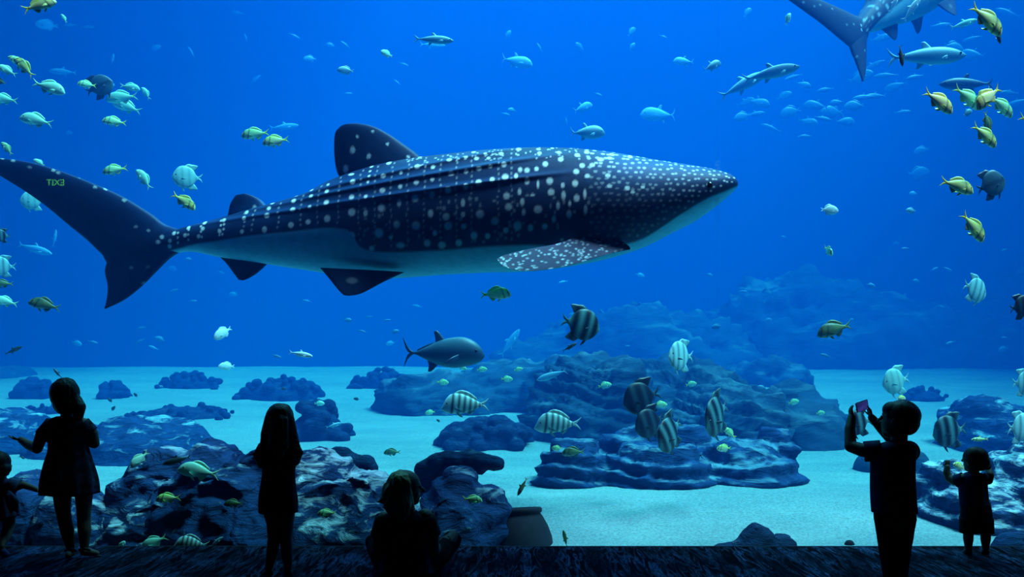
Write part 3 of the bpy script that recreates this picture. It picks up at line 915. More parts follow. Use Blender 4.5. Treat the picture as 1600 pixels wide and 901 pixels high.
def forked_tail(root, h, x=-0.5, notch=0.07, r=0.035):
    return [([(root + 0.03, r), (root - 0.05, r + 0.03), (x + 0.03, h * 0.85), (x, h)], [(root + 0.03, -r), (root - 0.04, -0.0), (x + notch + 0.02, h * 0.25), (x + 0.005, h * 0.97)], 0.012),
            ([(root + 0.03, -r), (root - 0.05, -r - 0.03), (x + 0.03, -h * 0.85), (x, -h)], [(root + 0.03, r), (root - 0.04, 0.0), (x + notch + 0.02, -h * 0.25), (x + 0.005, -h * 0.97)], 0.012)]

KIND = {}
KIND['grunt'] = dict(prof=[(-0.33, .035, -.035, .012), (-.26, .045, -.05, .022), (-.12, .115, -.10, .05), (.02, .17, -.145, .075), (.17, .20, -.165, .085), (.28, .185, -.165, .085), (.38, .13, -.145, .07), (.45, .055, -.115, .045), (.5, -.04, -.075, .015)],
    fins=forked_tail(-.33, .15) + [([(.24, .17), (.10, .255), (-.05, .235), (-.17, .16), (-.24, .11)], [(.22, .14), (.08, .15), (-.05, .10), (-.15, .06), (-.23, .05)], .008),
          ([(.02, -.13), (-.06, -.21), (-.12, -.20), (-.2, -.10)], [(.0, -.11), (-.06, -.10), (-.13, -.07), (-.2, -.04)], .008), ([(.2, -.15), (.12, -.22), (.06, -.25)], [(.14, -.14), (.10, -.17), (.05, -.24)], .008)] + pect(.24, -.05, .07, .16, .06), eye=(.37, .035, .062, .022))
KIND['spade'] = dict(prof=[(-.34, .05, -.05, .014), (-.28, .09, -.09, .02), (-.2, .24, -.22, .035), (-.08, .34, -.32, .055), (.08, .385, -.365, .07), (.24, .36, -.34, .07), (.36, .26, -.26, .06), (.44, .14, -.17, .045), (.5, -.02, -.06, .015)],
    fins=forked_tail(-.34, .17, r=.045, notch=.04) + [([(.16, .33), (.0, .45), (-.14, .44), (-.26, .43), (-.34, .40)], [(.1, .25), (-.1, .26), (-.2, .22), (-.27, .30), (-.335, .39)], .01),
          ([(.05, -.31), (-.08, -.43), (-.16, -.42), (-.26, -.41), (-.33, -.38)], [(.0, -.25), (-.12, -.26), (-.2, -.21), (-.27, -.29), (-.325, -.37)], .01), ([(.24, -.3), (.18, -.42), (.1, -.5)], [(.18, -.3), (.13, -.38), (.09, -.49)], .008)] + pect(.22, -.05, .06, .14, .04), eye=(.38, .06, .05, .022))
KIND['sheepshead'] = dict(prof=[(-.34, .04, -.04, .014), (-.28, .055, -.06, .025), (-.15, .13, -.12, .055), (0, .205, -.165, .08), (.16, .24, -.185, .09), (.30, .215, -.18, .085), (.40, .12, -.155, .065), (.46, .0, -.12, .045), (.5, -.075, -.095, .02)],
    fins=forked_tail(-.34, .14, notch=.06) + [([(.26, .21), (.12, .30), (-.04, .275), (-.16, .20), (-.24, .13)], [(.22, .17), (.08, .17), (-.05, .13), (-.15, .08), (-.23, .06)], .008),
          ([(-.02, -.15), (-.1, -.21), (-.2, -.12)], [(-.02, -.13), (-.1, -.11), (-.2, -.05)], .008), ([(.2, -.16), (.12, -.24), (.06, -.26)], [(.14, -.15), (.1, -.19), (.05, -.25)], .008)] + pect(.24, -.06, .075, .2, .08), eye=(.38, .03, .06, .02))
KIND['jack'] = dict(prof=[(-.40, .012, -.012, .012), (-.34, .018, -.02, .014), (-.22, .07, -.08, .04), (-.05, .15, -.155, .075), (.12, .19, -.185, .09), (.26, .19, -.17, .09), (.38, .14, -.14, .075), (.46, .06, -.10, .045), (.5, -.02, -.05, .015)],
    fins=[([(-.36, .012), (-.42, .06), (-.47, .15), (-.5, .21)], [(-.40, -.01), (-.445, .03), (-.475, .11), (-.498, .205)], .01), ([(-.36, -.012), (-.42, -.06), (-.46, -.13), (-.485, -.19)], [(-.40, .01), (-.44, -.03), (-.465, -.10), (-.483, -.185)], .01),
          ([(.02, .16), (-.06, .26), (-.10, .27)], [(-.10, .12), (-.10, .18), (-.12, .26)], .008), ([(-.08, .14), (-.2, .1), (-.32, .04)], [(-.08, .11), (-.2, .06), (-.32, .015)], .006),
          ([(-.06, -.14), (-.14, -.22), (-.18, -.23)], [(-.2, -.08), (-.18, -.15), (-.19, -.22)], .008)] + pect(.2, -.03, .085, .2, .09), eye=(.39, .02, .065, .02))
KIND['slim'] = dict(prof=[(-.40, .012, -.012, .010), (-.34, .02, -.02, .014), (-.2, .06, -.06, .035), (0, .10, -.10, .055), (.2, .105, -.105, .06), (.34, .08, -.085, .05), (.44, .04, -.05, .03), (.5, 0, -.01, .01)],
    fins=[([(-.36, .012), (-.43, .05), (-.5, .125)], [(-.40, -.01), (-.45, .02), (-.498, .12)], .008), ([(-.36, -.012), (-.43, -.05), (-.5, -.125)], [(-.40, .01), (-.45, -.02), (-.498, -.12)], .008),
          ([(.08, .09), (.0, .17), (-.04, .175)], [(-.06, .08), (-.05, .11), (-.06, .17)], .006), ([(-.04, -.09), (-.10, -.14), (-.14, -.15)], [(-.14, -.06), (-.13, -.10), (-.15, -.145)], .006)] + pect(.24, -.02, .055, .14, .05, .03), eye=(.41, .015, .04, .014))
KIND['round'] = dict(prof=[(-.34, .04, -.04, .014), (-.26, .08, -.08, .025), (-.1, .19, -.18, .06), (.08, .24, -.22, .08), (.25, .22, -.21, .08), (.38, .15, -.16, .065), (.46, .07, -.1, .04), (.5, 0, -.03, .015)],
    fins=forked_tail(-.34, .12, notch=.04) + [([(.2, .2), (0, .30), (-.2, .22), (-.28, .14)], [(.15, .15), (0, .16), (-.18, .1), (-.26, .06)], .008), ([(.0, -.19), (-.12, -.26), (-.26, -.14)], [(.0, -.15), (-.12, -.13), (-.24, -.06)], .008)] + pect(.22, -.04, .07, .13, .05), eye=(.39, .03, .055, .018))

def bars(x, centres, w):
    return max([math.exp(-((x - c) / w) ** 2) for c in centres] + [0])

def mixc(a, b, t):
    return [a[i] * (1 - t) + b[i] * t for i in range(3)]

def sm(a, b, x):
    t = max(0, min(1, (x - a) / (b - a))); return t * t * (3 - 2 * t)

def skin_grunt(back, flank, belly, fin, barred=True):
    def f(x, y, z, isfin):
        if isfin: return fin if x < -.3 else mixc(mixc(flank, back, .6), fin, .25)
        c = mixc(flank, back, sm(.03, .14, z)); c = mixc(c, belly, sm(-.05, -.13, z))
        c = mixc(c, fin, 0.55 * bars(z, (.05, 0.0, .1), .012))
        c = mixc(c, fin, sm(-.24, -.33, x))
        if barred:
            k = bars(x + 0.3 * z, (.40, .23), .022)
            c = mixc(c, (.01, .015, .02), .75 * k)
        return c
    return f

def skin_plain(back, flank, belly, fin):
    def f(x, y, z, isfin):
        if isfin: return fin
        c = mixc(flank, back, sm(.0, .12, z)); return mixc(c, belly, sm(-.02, -.12, z))
    return f

def skin_spade(ground, bar, cent=(.36, .17, -.06, -.27), w=.055):
    def f(x, y, z, isfin):
        k = bars(x - 0.06 * z, cent, w)
        if isfin: return mixc(mixc(ground, bar, .6), bar, k)
        return mixc(ground, bar, min(1, k * 1.1))
    return f

def skin_sheep(ground, bar):
    def f(x, y, z, isfin):
        k = bars(x + 0.10 * z, (.27, .14, .02, -.10, -.21, -.31), .032)
        if isfin: return mixc(ground, bar, .35 + .3 * k)
        return mixc(mixc(ground, bar, .15 * sm(.3, .5, x)), bar, k)
    return f

YEL = (.95, .80, .03)
SKINS = {
    'olive':   skin_grunt((.22, .34, .06), (.75, .95, .40), (.8, .95, .5), YEL),
    'gold':    skin_grunt((.85, .80, .12), (.97, .95, .50), (.9, .9, .6), YEL),
    'green':   skin_grunt((.35, .75, .35), (.45, .95, .60), (.7, 1, .8), (.75, .85, .12)),
    'teal':    skin_grunt((.35, .85, .65), (.40, .92, .80), (.6, .98, .9), (.45, .85, .5), False),
    'dim':     skin_grunt((.04, .12, .06), (.10, .24, .12), (.25, .40, .3), (.20, .28, .06)),
    'lime':    skin_grunt((.55, .85, .20), (.75, .95, .60), (.9, 1, .8), (.65, .80, .08)),
    'murky':   skin_plain((.02, .05, .06), (.03, .07, .07), (.05, .1, .1), (.02, .05, .06)),
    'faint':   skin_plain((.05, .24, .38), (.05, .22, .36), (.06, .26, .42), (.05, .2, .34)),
    'white':   skin_plain((.95, .98, .98), (.9, .95, .95), (.8, .95, .95), (.8, .95, .95)),
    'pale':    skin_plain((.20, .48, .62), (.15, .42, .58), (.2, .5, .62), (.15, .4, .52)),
    'silver':  skin_plain((.50, .80, .85), (.12, .36, .50), (.25, .55, .66), (.25, .5, .6)),
    'steel':   skin_plain((.04, .13, .20), (.015, .06, .13), (.05, .16, .22), (.01, .04, .10)),
    'spade_dark': skin_spade((.025, .10, .14), (.003, .008, .020), (.34, .06, -.20), w=.125),
    'spade_mid':  skin_spade((.10, .32, .36), (.003, .010, .022), (.36, .12, -.16), w=.100),
    'spade_pale': skin_spade((.40, .78, .80), (.14, .34, .40), w=.040),
    'spade_aqua': skin_spade((.38, .82, .78), (.26, .62, .64), w=.035),
    'sheep':   skin_sheep((.60, .85, .85), (.02, .05, .08)),
}
_tmpl = {}
def template(kind, skin, lod=0):
    key = (kind, skin, lod)
    if key in _tmpl: return _tmpl[key]
    K = KIND[kind]
    V, Fc, nb = fish_geo(K['prof'], K['fins'], *((44, 20) if lod == 0 else (16, 10)))
    me = bpy.data.meshes.new(kind + '_fish')
    me.from_pydata([tuple(v) for v in V], [], Fc); me.update()
    me.polygons.foreach_set('use_smooth', [True] * len(me.polygons))
    me.materials.append(M['fish'])
    at = me.color_attributes.new('skin', 'FLOAT_COLOR', 'POINT')
    a = np.ones((len(V), 4), dtype=np.float32)
    for i, v in enumerate(V): a[i, :3] = SKINS[skin](v.x, v.y, v.z, i >= nb)
    at.data.foreach_set('color', a.ravel())
    _tmpl[key] = me
    return me

def eye_mesh():
    v, f = uv_ellipsoid((0, 0, 0), (1, .55, 1), 10, 8)
    me = bpy.data.meshes.new('eye'); me.from_pydata([tuple(p) for p in v], [], f); me.update()
    me.polygons.foreach_set('use_smooth', [True] * len(me.polygons)); me.materials.append(M['eye'])
    return me
EYE_ME = eye_mesh()

FNAME = {'grunt': 'grunt_fish', 'spade': 'spadefish', 'sheepshead': 'sheepshead_fish', 'jack': 'jack_fish', 'slim': 'slender_fish', 'round': 'reef_fish'}

def fish(kind, skin, x, y, length, d, label, face='r', pitch=0, yaw=0, roll=0, group=None, name=None):
    """length: apparent pixels if seen side on; yaw turns it out of the picture plane"""
    o = bpy.data.objects.new(name or FNAME[kind], template(kind, skin, 0 if length >= 24 else 1))
    COL.objects.link(o)
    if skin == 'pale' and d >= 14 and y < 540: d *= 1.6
    L = length / F * d
    base = 0 if face == 'r' else math.pi
    # snout-up tilt as seen in the picture, then turn about the vertical
    R = Matrix.Rotation(base + math.radians(yaw), 4, 'Z') @ Matrix.Rotation(-math.radians(pitch), 4, 'Y') @ Matrix.Rotation(math.radians(roll), 4, 'X')
    o.matrix_world = Matrix.Translation(P(x, y, d)) @ R @ Matrix.Scale(L, 4)
    tag(o, label, 'fish', group)
    if length >= 30:
        ex, ez, ey, er = KIND[kind]['eye']
        for s in (-1, 1):
            e = bpy.data.objects.new('eye', EYE_ME); COL.objects.link(e)
            e.parent = o; e.location = (ex, s * ey, ez); e.scale = (er, er, er)
    return o

# ---- school in the upper left
fish('grunt', 'olive', 61, 8, 52, 8.2, 'yellow and black fish cut by the top edge in the left corner', 'r', 24, 15)
fish('round', 'pale', 73, 39, 34, 17, 'faint pale blue round fish under the yellow fish of the top left corner', 'l', 0, 20)
fish('grunt', 'green', 100, 29, 15, 14, 'tiny green fish tail-up over the faint fish at top left', 'l', 60, 30)
fish('slim', 'pale', 110, 39, 22, 19, 'very faint small fish right of the pale round fish at top left', 'l', 0, 0)
fish('slim', 'pale', 137, 42, 22, 20, 'faintest smudge-like fish, rightmost of the three in the top left corner', 'r', 0, 0)
fish('grunt', 'green', 27, 96, 28, 9.5, 'green fish topmost in the cluster at the left edge', 'l', 30, 25)
fish('grunt', 'olive', 38, 105, 40, 9.2, 'olive fish with yellow tail pointing down right in the left edge cluster', 'l', 48, 10)
fish('grunt', 'teal', 11, 110, 30, 9.4, 'blue-green fish lowest left in the cluster at the left edge', 'l', 25, 20)
fish('grunt', 'dim', 0, 127, 20, 9.4, 'small green fish half cut by the left edge below the cluster', 'l', 20, 10)
fish('grunt', 'teal', 76, 136, 50, 9.3, 'long pale green fish facing right below the left edge cluster', 'r', -14, 12)
fish('slim', 'pale', 98, 112, 44, 16, 'faint blue spindle-shaped fish right of the left edge cluster', 'l', 4, 0)
fish('grunt', 'green', 136, 132, 28, 10.2, 'round green fish overlapping the dark disc-shaped fish at upper left', 'l', 0, 35)
fish('spade', 'steel', 155, 135, 44, 11, 'dark blue disc-shaped fish among the green fish at upper left', 'r', 30, 15)
fish('round', 'pale', 171, 132, 15, 15, 'little pale fish touching the dark disc-shaped fish at upper left', 'r', 0, 20)
fish('grunt', 'teal', 203, 136, 30, 11.8, 'pale green fish facing right above the pair swimming left', 'r', -5, 20)
fish('grunt', 'teal', 191, 152, 48, 11.2, 'upper of two overlapping pale green fish swimming left', 'l', -8, 10)
fish('grunt', 'teal', 199, 167, 44, 12.2, 'lower of two overlapping pale green fish swimming left', 'l', 18, 12)
fish('grunt', 'teal', 228, 146, 22, 12.5, 'small pale green fish pointing upward right of the overlapping pair', 'l', 60, 20)
fish('grunt', 'teal', 57, 188, 50, 9.6, 'pale green fish with yellowish tail alone left of the middle of the upper left water', 'l', 12, 10)
fish('grunt', 'green', 179, 190, 36, 9.8, 'green-yellow fish with bent up tail under the overlapping pair', 'l', 2, 28)
fish('grunt', 'teal', 7, 155, 40, 10.5, 'blue-green fish cut by the left edge with tail toward the right', 'l', 6, 10)
fish('slim', 'pale', 176, 92, 18, 18, 'tiny pale upright fish above the dark disc-shaped fish', 'r', 80, 10)
fish('round', 'pale', 107, 207, 12, 20, 'barely visible speck-like fish below the lone pale green fish', 'r', 0, 0)
fish('grunt', 'green', 399, 209, 44, 9.6, 'green fish left of the pair swimming before the dorsal fin', 'l', -8, 10)
fish('grunt', 'lime', 431, 220, 42, 9.3, 'green-yellow fish right of the pair swimming before the dorsal fin', 'l', -10, 12)
fish('slim', 'pale', 444, 198, 46, 17, 'ghostly outline of a fish above the pair before the dorsal fin', 'r', 6, 0)
fish('grunt', 'green', 11, 232, 24, 9.6, 'small green fish above the shark tail tip at the left edge', 'l', 55, 20)
fish('round', 'teal', 61, 254, 18, 9.4, 'little pale green fish peeping above the shark tail edge', 'l', 30, 20)
fish('grunt', 'green', 180, 265, 38, 9.3, 'green fish swimming left above the shark tail lobe', 'l', -12, 15)
fish('grunt', 'teal', 225, 280, 36, 9.7, 'pale green fish nose up beside the pale disc-shaped fish', 'l', 58, 20)
fish('spade', 'spade_aqua', 293, 277, 46, 10.5, 'pale blue disc-shaped fish above the tail stem of the big shark', 'l', 0, 25)
fish('grunt', 'olive', 287, 314, 42, 8.9, 'olive fish with yellow tail nose down above the tail stem of the shark', 'r', -32, 15)
fish('spade', 'spade_aqua', 52, 313, 38, 11.5, 'pale blue disc-shaped fish half behind the shark tail lobe', 'l', 0, 20)
fish('spade', 'spade_mid', 2, 368, 26, 10, 'dark-rimmed round fish cut by the left edge below the shark tail', 'l', 0, 25)
fish('slim', 'pale', 55, 389, 56, 14, 'slender faint blue fish under the upper lobe of the shark tail', 'r', -16, 0)
fish('slim', 'pale', 85, 372, 28, 16, 'thin upright faint fish right of the slender one under the shark tail', 'r', 80, 0)
fish('spade', 'spade_pale', 3, 416, 40, 11, 'pale disc-shaped fish half cut by the left edge', 'l', 0, 20)
fish('grunt', 'dim', 5, 443, 30, 9.5, 'dull green fish cut by the left edge under the pale disc-shaped fish', 'l', 0, 20)
fish('grunt', 'teal', 9, 471, 36, 9.8, 'pale green fish low at the left edge left of the olive one', 'l', 14, 20)
fish('grunt', 'dim', 70, 476, 48, 9.0, 'dark olive fish left of the lower tip of the shark tail', 'l', 14, 12)
fish('slim', 'murky', 21, 547, 30, 10, 'small dark slender fish alone above the left sand', 'r', 24, 0)
# ---- white fish
fish('round', 'white', 348, 520, 34, 10.5, 'bright white round fish with raised tail left of the long haired girl column', 'l', -30, 45)
fish('round', 'white', 354, 572, 26, 11.5, 'white fish with shaded belly just below the bright round white one', 'l', 0, 35)
fish('slim', 'white', 470, 553, 38, 9.8, 'bright white slender fish above the oval coral patch', 'r', -10, 0)
fish('round', 'white', 1296, 328, 32, 10, 'bright white fish alone in the right-hand water', 'r', 0, 15)
fish('round', 'teal', 604, 84, 22, 10, 'small bright green-white fish near the middle of the upper water', 'l', 10, 40)
fish('slim', 'silver', 678, 62, 62, 11.5, 'pale silvery fish high up left of centre', 'r', 0, 8)
fish('slim', 'pale', 676, 70, 40, 18, 'faint shadowy fish right below the silvery fish high up', 'r', 0, 8)
# ---- yellow fish at right
fish('grunt', 'olive', 1541, 30, 70, 8.0, 'large dark fish with yellow tail pointing up at the top right', 'r', -36, 12)
fish('slim', 'murky', 1559, 53, 32, 8.3, 'small dark fish nose down under the large dark fish with yellow tail', 'r', -75, 0)
fish('slim', 'teal', 1506, 37, 44, 13, 'faint green-blue fish left of the large dark fish at the top right', 'r', 18, 0)
fish('grunt', 'teal', 1231, 30, 22, 12, 'small pale green upright fish beside the second shark tail', 'r', 70, 20)
fish('slim', 'murky', 1408, 87, 34, 8.4, 'small black and pale fish hanging upright before the long silvery fish', 'r', -82, 0)
fish('slim', 'silver', 1448, 88, 130, 12.5, 'long tuna-like fish with pale outline and wide forked tail', 'r', 4, 5)
fish('slim', 'steel', 1510, 131, 90, 14, 'dim blue tuna-like fish behind the yellow school', 'l', -2, 5)
fish('grunt', 'gold', 1466, 158, 60, 8.0, 'yellow fish leftmost in the yellow school at the right', 'r', -30, 12)
fish('grunt', 'green', 1511, 152, 56, 8.6, 'green-yellow fish behind the one with a dark nose in the yellow school', 'r', -34, 10)
fish('grunt', 'gold', 1544, 152, 58, 8.05, 'yellow fish heading down left across the others in the yellow school', 'l', -38, 12)
fish('grunt', 'olive', 1537, 149, 40, 8.5, 'fish of which mainly the raised yellow tail shows inside the yellow school', 'l', -46, 14)
fish('grunt', 'green', 1564, 165, 52, 8.7, 'green fish rightmost in the yellow school at the right', 'r', -36, 12)
fish('round', 'pale', 1512, 176, 20, 10.5, 'little blue fish under the crossing yellow fish', 'r', 30, 20)
fish('grunt', 'olive', 1538, 211, 54, 8.2, 'dark green fish with yellow tail just below the yellow school', 'r', -36, 12)
fish('grunt', 'dim', 1542, 190, 36, 8.6, 'dim fish nose down between the yellow school and the dark green fish', 'r', -78, 12)
fish('grunt', 'gold', 1612, 192, 50, 8.1, 'yellow tail of a fish cut by the right edge', 'r', -24, 10)
fish('grunt', 'olive', 1495, 290, 60, 8.1, 'green fish with yellow tail touching the dark blue disc-shaped fish', 'r', -14, 10)
fish('spade', 'steel', 1548, 288, 54, 8.9, 'dark blue disc-shaped fish at the right with snout up', 'r', 22, 12)
fish('grunt', 'olive', 1520, 354, 58, 8.2, 'green fish diving steeply with an amber tail at the right', 'r', -48, 10)
fish('round', 'pale', 1423, 329, 18, 12, 'small pale blue fish between the white fish and the diving green fish', 'l', 0, 10)
fish('round', 'pale', 1427, 302, 14, 17, 'faint speck-like fish above the small pale blue one at the right', 'l', 0, 10)
fish('grunt', 'green', 1294, 391, 30, 9.4, 'small green fish seen end on with both side fins spread', 'r', -30, -80)
fish('spade', 'spade_pale', 1523, 452, 52, 9.8, 'pale disc-shaped fish left of the black one at the right edge', 'r', -18, 25)
fish('spade', 'spade_dark', 1596, 479, 46, 8.6, 'black disc-shaped fish cut by the right edge', 'r', 10, 15)
fish('grunt', 'dim', 1304, 514, 60, 8.8, 'dark olive fish with yellow tail swimming left over the far sand', 'l', -14, 8)
fish('spade', 'spade_aqua', 1400, 595, 54, 9.8, 'pale green disc-shaped fish above the head of the boy with the phone', 'l', -10, 20)
fish('spade', 'spade_pale', 1600, 598, 50, 9.6, 'pale disc-shaped fish cut by the right edge above the boulder', 'r', 0, 20)
fish('round', 'lime', 1408, 622, 18, 8.6, 'tiny yellow-green fish just over the boy\'s hair', 'r', 0, 20)
fish('grunt', 'lime', 774, 459, 50, 9.0, 'bright green-yellow fish just below the shark belly', 'r', 4, 8)
# ---- spadefish group over the middle reef
fish('spade', 'spade_mid', 907, 506, 66, 9.4, 'dark banded spadefish with tall fin swimming alone below the shark', 'r', -12, 18)
fish('slim', 'murky', 890, 542, 26, 9.6, 'small dark fish at the lower fin of the lone banded spadefish', 'r', 30, 0)
fish('spade', 'spade_pale', 1064, 556, 60, 9.5, 'pale spadefish with one dark band above the dark group', 'l', 2, 40)
fish('spade', 'spade_dark', 1003, 621, 68, 9.3, 'very dark spadefish, topmost of the group over the layered shelf', 'l', -14, 20)
fish('spade', 'spade_dark', 1016, 660, 62, 9.15, 'dark spadefish half hidden behind the tilted one in the group', 'l', -16, 30)
fish('spade', 'spade_mid', 1047, 676, 74, 8.8, 'steeply tilted banded spadefish, lowest of the group over the shelf', 'l', -30, 48)
fish('spade', 'spade_mid', 1120, 648, 84, 9.0, 'tall banded spadefish, rightmost of the group over the shelf', 'l', -22, 52)
fish('spade', 'spade_mid', 1342, 660, 52, 8.6, 'banded spadefish seen behind the raised arms of the boy', 'l', -8, 20)
fish('spade', 'spade_mid', 1484, 673, 66, 9.0, 'large banded spadefish between the boy and the toddler in shorts', 'l', -6, 18)
fish('spade', 'spade_pale', 1594, 668, 60, 9.0, 'pale grey spadefish cut by the right edge beside the boulder', 'r', 0, 25)
fish('jack', 'steel', 693, 551, 128, 10.2, 'large dark grey jack with crescent tail over the middle sand', 'r', 0, 5)
fish('sheepshead', 'sheep', 727, 632, 76, 9.6, 'black and white barred fish over the bushy coral patch', 'l', 0, 8)
fish('sheepshead', 'sheep', 872, 662, 76, 9.4, 'black and white barred fish at the left end of the layered shelf', 'l', 0, 10)
fish('slim', 'pale', 862, 586, 50, 13, 'pale slender fish over the hazy reef slope', 'l', -18, 0)
fish('slim', 'pale', 797, 535, 52, 17, 'faint pale fish rising steeply right of the large jack', 'r', 55, 0)
fish('grunt', 'dim', 896, 706, 38, 9.2, 'olive-green fish resting against the left end of the layered shelf', 'l', 0, 10)
fish('slim', 'dim', 816, 760, 32, 8.3, 'dark narrow fish diving above the clay urn', 'l', -62, 0)
fish('slim', 'dim', 883, 841, 28, 7.7, 'thin green fish upright near the glass right of the clay urn', 'l', 78, 0)
fish('grunt', 'dim', 613, 706, 27, 10.5, 'small dark green fish over pale sand above the sitting woman', 'l', 0, 10)
fish('round', 'murky', 595, 747, 13, 10, 'tiny dark fish at the left of the sitting woman\'s hair', 'l', 40, 10)
fish('grunt', 'green', 1140, 676, 26, 9.6, 'green fish peeping out under the rightmost banded spadefish', 'l', 40, 10)
fish('round', 'lime', 1131, 700, 24, 9.8, 'yellow-green blurred fish low over the layered shelf', 'l', 0, 10)
fish('round', 'green', 1032, 632, 22, 10.2, 'greenish fish between the topmost dark spadefish and the reef', 'r', 0, 10)
fish('round', 'green', 945, 602, 22, 12, 'faint green fish on the reef slope left of the topmost dark spadefish', 'r', 10, 10)
# ---- near rocks at the left
fish('grunt', 'teal', 311, 736, 64, 7.58, 'pale green fish over the largest rock outcrop', 'l', 12, 10)
fish('grunt', 'teal', 218, 717, 36, 7.85, 'greyish green fish with raised tail over the rock outcrop', 'l', -42, 20)
fish('slim', 'murky', 276, 719, 46, 7.66, 'black slim fish left of the pale green fish over the outcrop', 'l', -14, 0)
fish('grunt', 'lime', 263, 778, 38, 7.46, 'yellow-green fish in front of the dark outcrop face', 'l', -2, 10)
fish('grunt', 'dim', 365, 786, 30, 7.44, 'dull green fish at the right part of the outcrop', 'l', 0, 10)
fish('grunt', 'teal', 241, 846, 42, 7.42, 'blue-green fish just above the floor edge near the girl\'s sandals', 'l', -22, 10)
fish('sheepshead', 'sheep', 300, 850, 54, 7.395, 'striped fish cut by the window bottom between the two standing girls', 'l', 6, 10)
fish('slim', 'silver', 338, 846, 26, 7.42, 'pale fish rising right of the striped one at the window bottom', 'r', 36, 10)
fish('round', 'teal', 190, 851, 16, 7.42, 'tip of a pale fish at the window bottom beside the girl\'s foot', 'r', 50, 10)
fish('grunt', 'green', 511, 801, 30, 7.46, 'green blurred fish on the slope right of the long haired girl', 'l', 0, 10)
fish('grunt', 'green', 738, 780, 32, 7.48, 'green fish against the steep slope right of the sitting woman', 'r', -6, 10)
fish('round', 'teal', 499, 630, 16, 11.5, 'pale green fish resting on the knobbly coral clump', 'r', 0, 10)
fish('slim', 'silver', 522, 664, 26, 13, 'light blue fish at the right foot of the knobbly coral clump', 'r', 16, 10)
fish('slim', 'green', 1531, 686, 30, 8.2, 'green fish above the head of the toddler in shorts', 'l', 0, 10)
fish('round', 'lime', 1498, 728, 24, 8.1, 'bright green fish seen between the toddler\'s hand and face', 'l', 20, 20)
fish('slim', 'murky', 90, 583, 20, 10, 'dark slim fish right above the head of the girl with a side ponytail', 'l', 48, 0)
fish('slim', 'murky', 92, 768, 24, 9, 'dark blue fish tail between the left girl and the toddler', 'l', 30, 0)
# ---- pale shapes beside the second shark
fish('slim', 'white', 1397, 6, 30, 12.5, 'thin white fish curving under the belly of the second shark', 'r', 62, 0)
fish('slim', 'white', 1425, 14, 46, 12.3, 'white fish hanging along the rear fin of the second shark', 'r', 54, 0)
fish('slim', 'silver', 1205, 114, 92, 13, 'long pale fish with bright back in the faint school right of centre', 'r', 14, 0)
fish('slim', 'silver', 1162, 132, 84, 15.5, 'thin pale streak-like fish left of the long pale one', 'r', 28, 0)
fish('jack', 'silver', 918, 207, 56, 13.5, 'pale fish with bright back right above the big shark', 'r', 4, 10)
fish('jack', 'pale', 911, 168, 34, 15, 'faint fish above the pale one with bright back', 'r', 24, 20)
fish('jack', 'pale', 1028, 179, 58, 16.5, 'faint blue broad fish above the snout of the big shark', 'l', 0, 10)
fish('jack', 'pale', 808, 96, 50, 14.5, 'faint green-blue fish high up in the centre of the water', 'r', -8, 10)
fish('round', 'silver', 540, 110, 26, 13, 'small pale fish with bright back left of the small green-white one', 'l', 0, 15)
fish('jack', 'pale', 1068, 96, 34, 15, 'faint oval fish left of the brighter one in the right-centre school', 'l', 0, 10)
fish('jack', 'silver', 1113, 103, 34, 13.5, 'small pale fish with a bright streak in the right-centre school', 'r', 28, 20)

# ---- specks of the deep: many faint fish that nothing tells apart
rr = random.Random(21)
far_mid = [(243, 75), (299, 82), (384, 59), (398, 125), (460, 56), (515, 70), (540, 70), (484, 92), (544, 146), (630, 100), (621, 129), (794, 54), (843, 74), (906, 73), (987, 50), (988, 73), (1036, 57), (885, 190), (934, 147), (1160, 182), (790, 178), (372, 20), (1168, 20), (800, 172)]
for x, y in far_mid:
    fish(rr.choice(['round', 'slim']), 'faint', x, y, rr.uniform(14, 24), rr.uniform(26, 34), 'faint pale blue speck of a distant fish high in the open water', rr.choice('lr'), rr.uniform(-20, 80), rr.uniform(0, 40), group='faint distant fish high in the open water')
school = [(1255, 132), (1290, 140), (1275, 165), (1300, 175), (1350, 152), (1368, 150), (1362, 104), (1225, 150), (1235, 175), (1262, 190), (1320, 190), (1345, 120), (1308, 160), (1385, 118), (1400, 135), (1470, 40), (1490, 75), (1520, 60), (1590, 160), (1575, 20), (1258, 213), (1205, 200), (1185, 160), (1180, 178), (1160, 182), (1335, 165), (1240, 120), (1430, 120), (1578, 145), (1165, 160), (1440, 235), (1435, 270), (1375, 60), (1520, 85), (1285, 185), (1410, 175)]
for x, y in school:
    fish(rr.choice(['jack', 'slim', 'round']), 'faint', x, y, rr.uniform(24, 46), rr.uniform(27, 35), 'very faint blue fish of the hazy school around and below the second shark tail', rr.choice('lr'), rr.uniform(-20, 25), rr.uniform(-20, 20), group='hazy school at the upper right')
low = [(222, 512), (220, 532), (250, 530), (240, 543), (120, 536), (145, 534), (271, 454), (301, 470), (270, 420), (345, 425), (365, 460), (295, 405), (480, 470), (543, 500), (576, 495), (604, 500), (617, 518), (652, 478), (432, 556), (565, 517), (610, 536), (1110, 430), (1160, 455), (1200, 500), (1330, 500), (1355, 508), (1470, 478), (1485, 535), (1570, 527), (1415, 388), (1460, 420), (1480, 420), (1225, 370), (1400, 380), (1570, 390), (1120, 510), (1150, 508), (1000, 430), (980, 540), (920, 576), (1360, 446), (1432, 439), (1568, 545), (880, 440), (1190, 605), (1290, 555)]
for x, y in low:
    fish(rr.choice(['slim', 'round', 'slim']), rr.choice(['faint', 'faint', 'pale']), x, y, rr.uniform(10, 19), rr.uniform(18, 26) if y < 548 else 14, 'tiny pale fish scattered in the hazy water between the shark and the sand', rr.choice('lr'), rr.uniform(-25, 25), rr.uniform(-10, 20), group='tiny fish in the low hazy water')
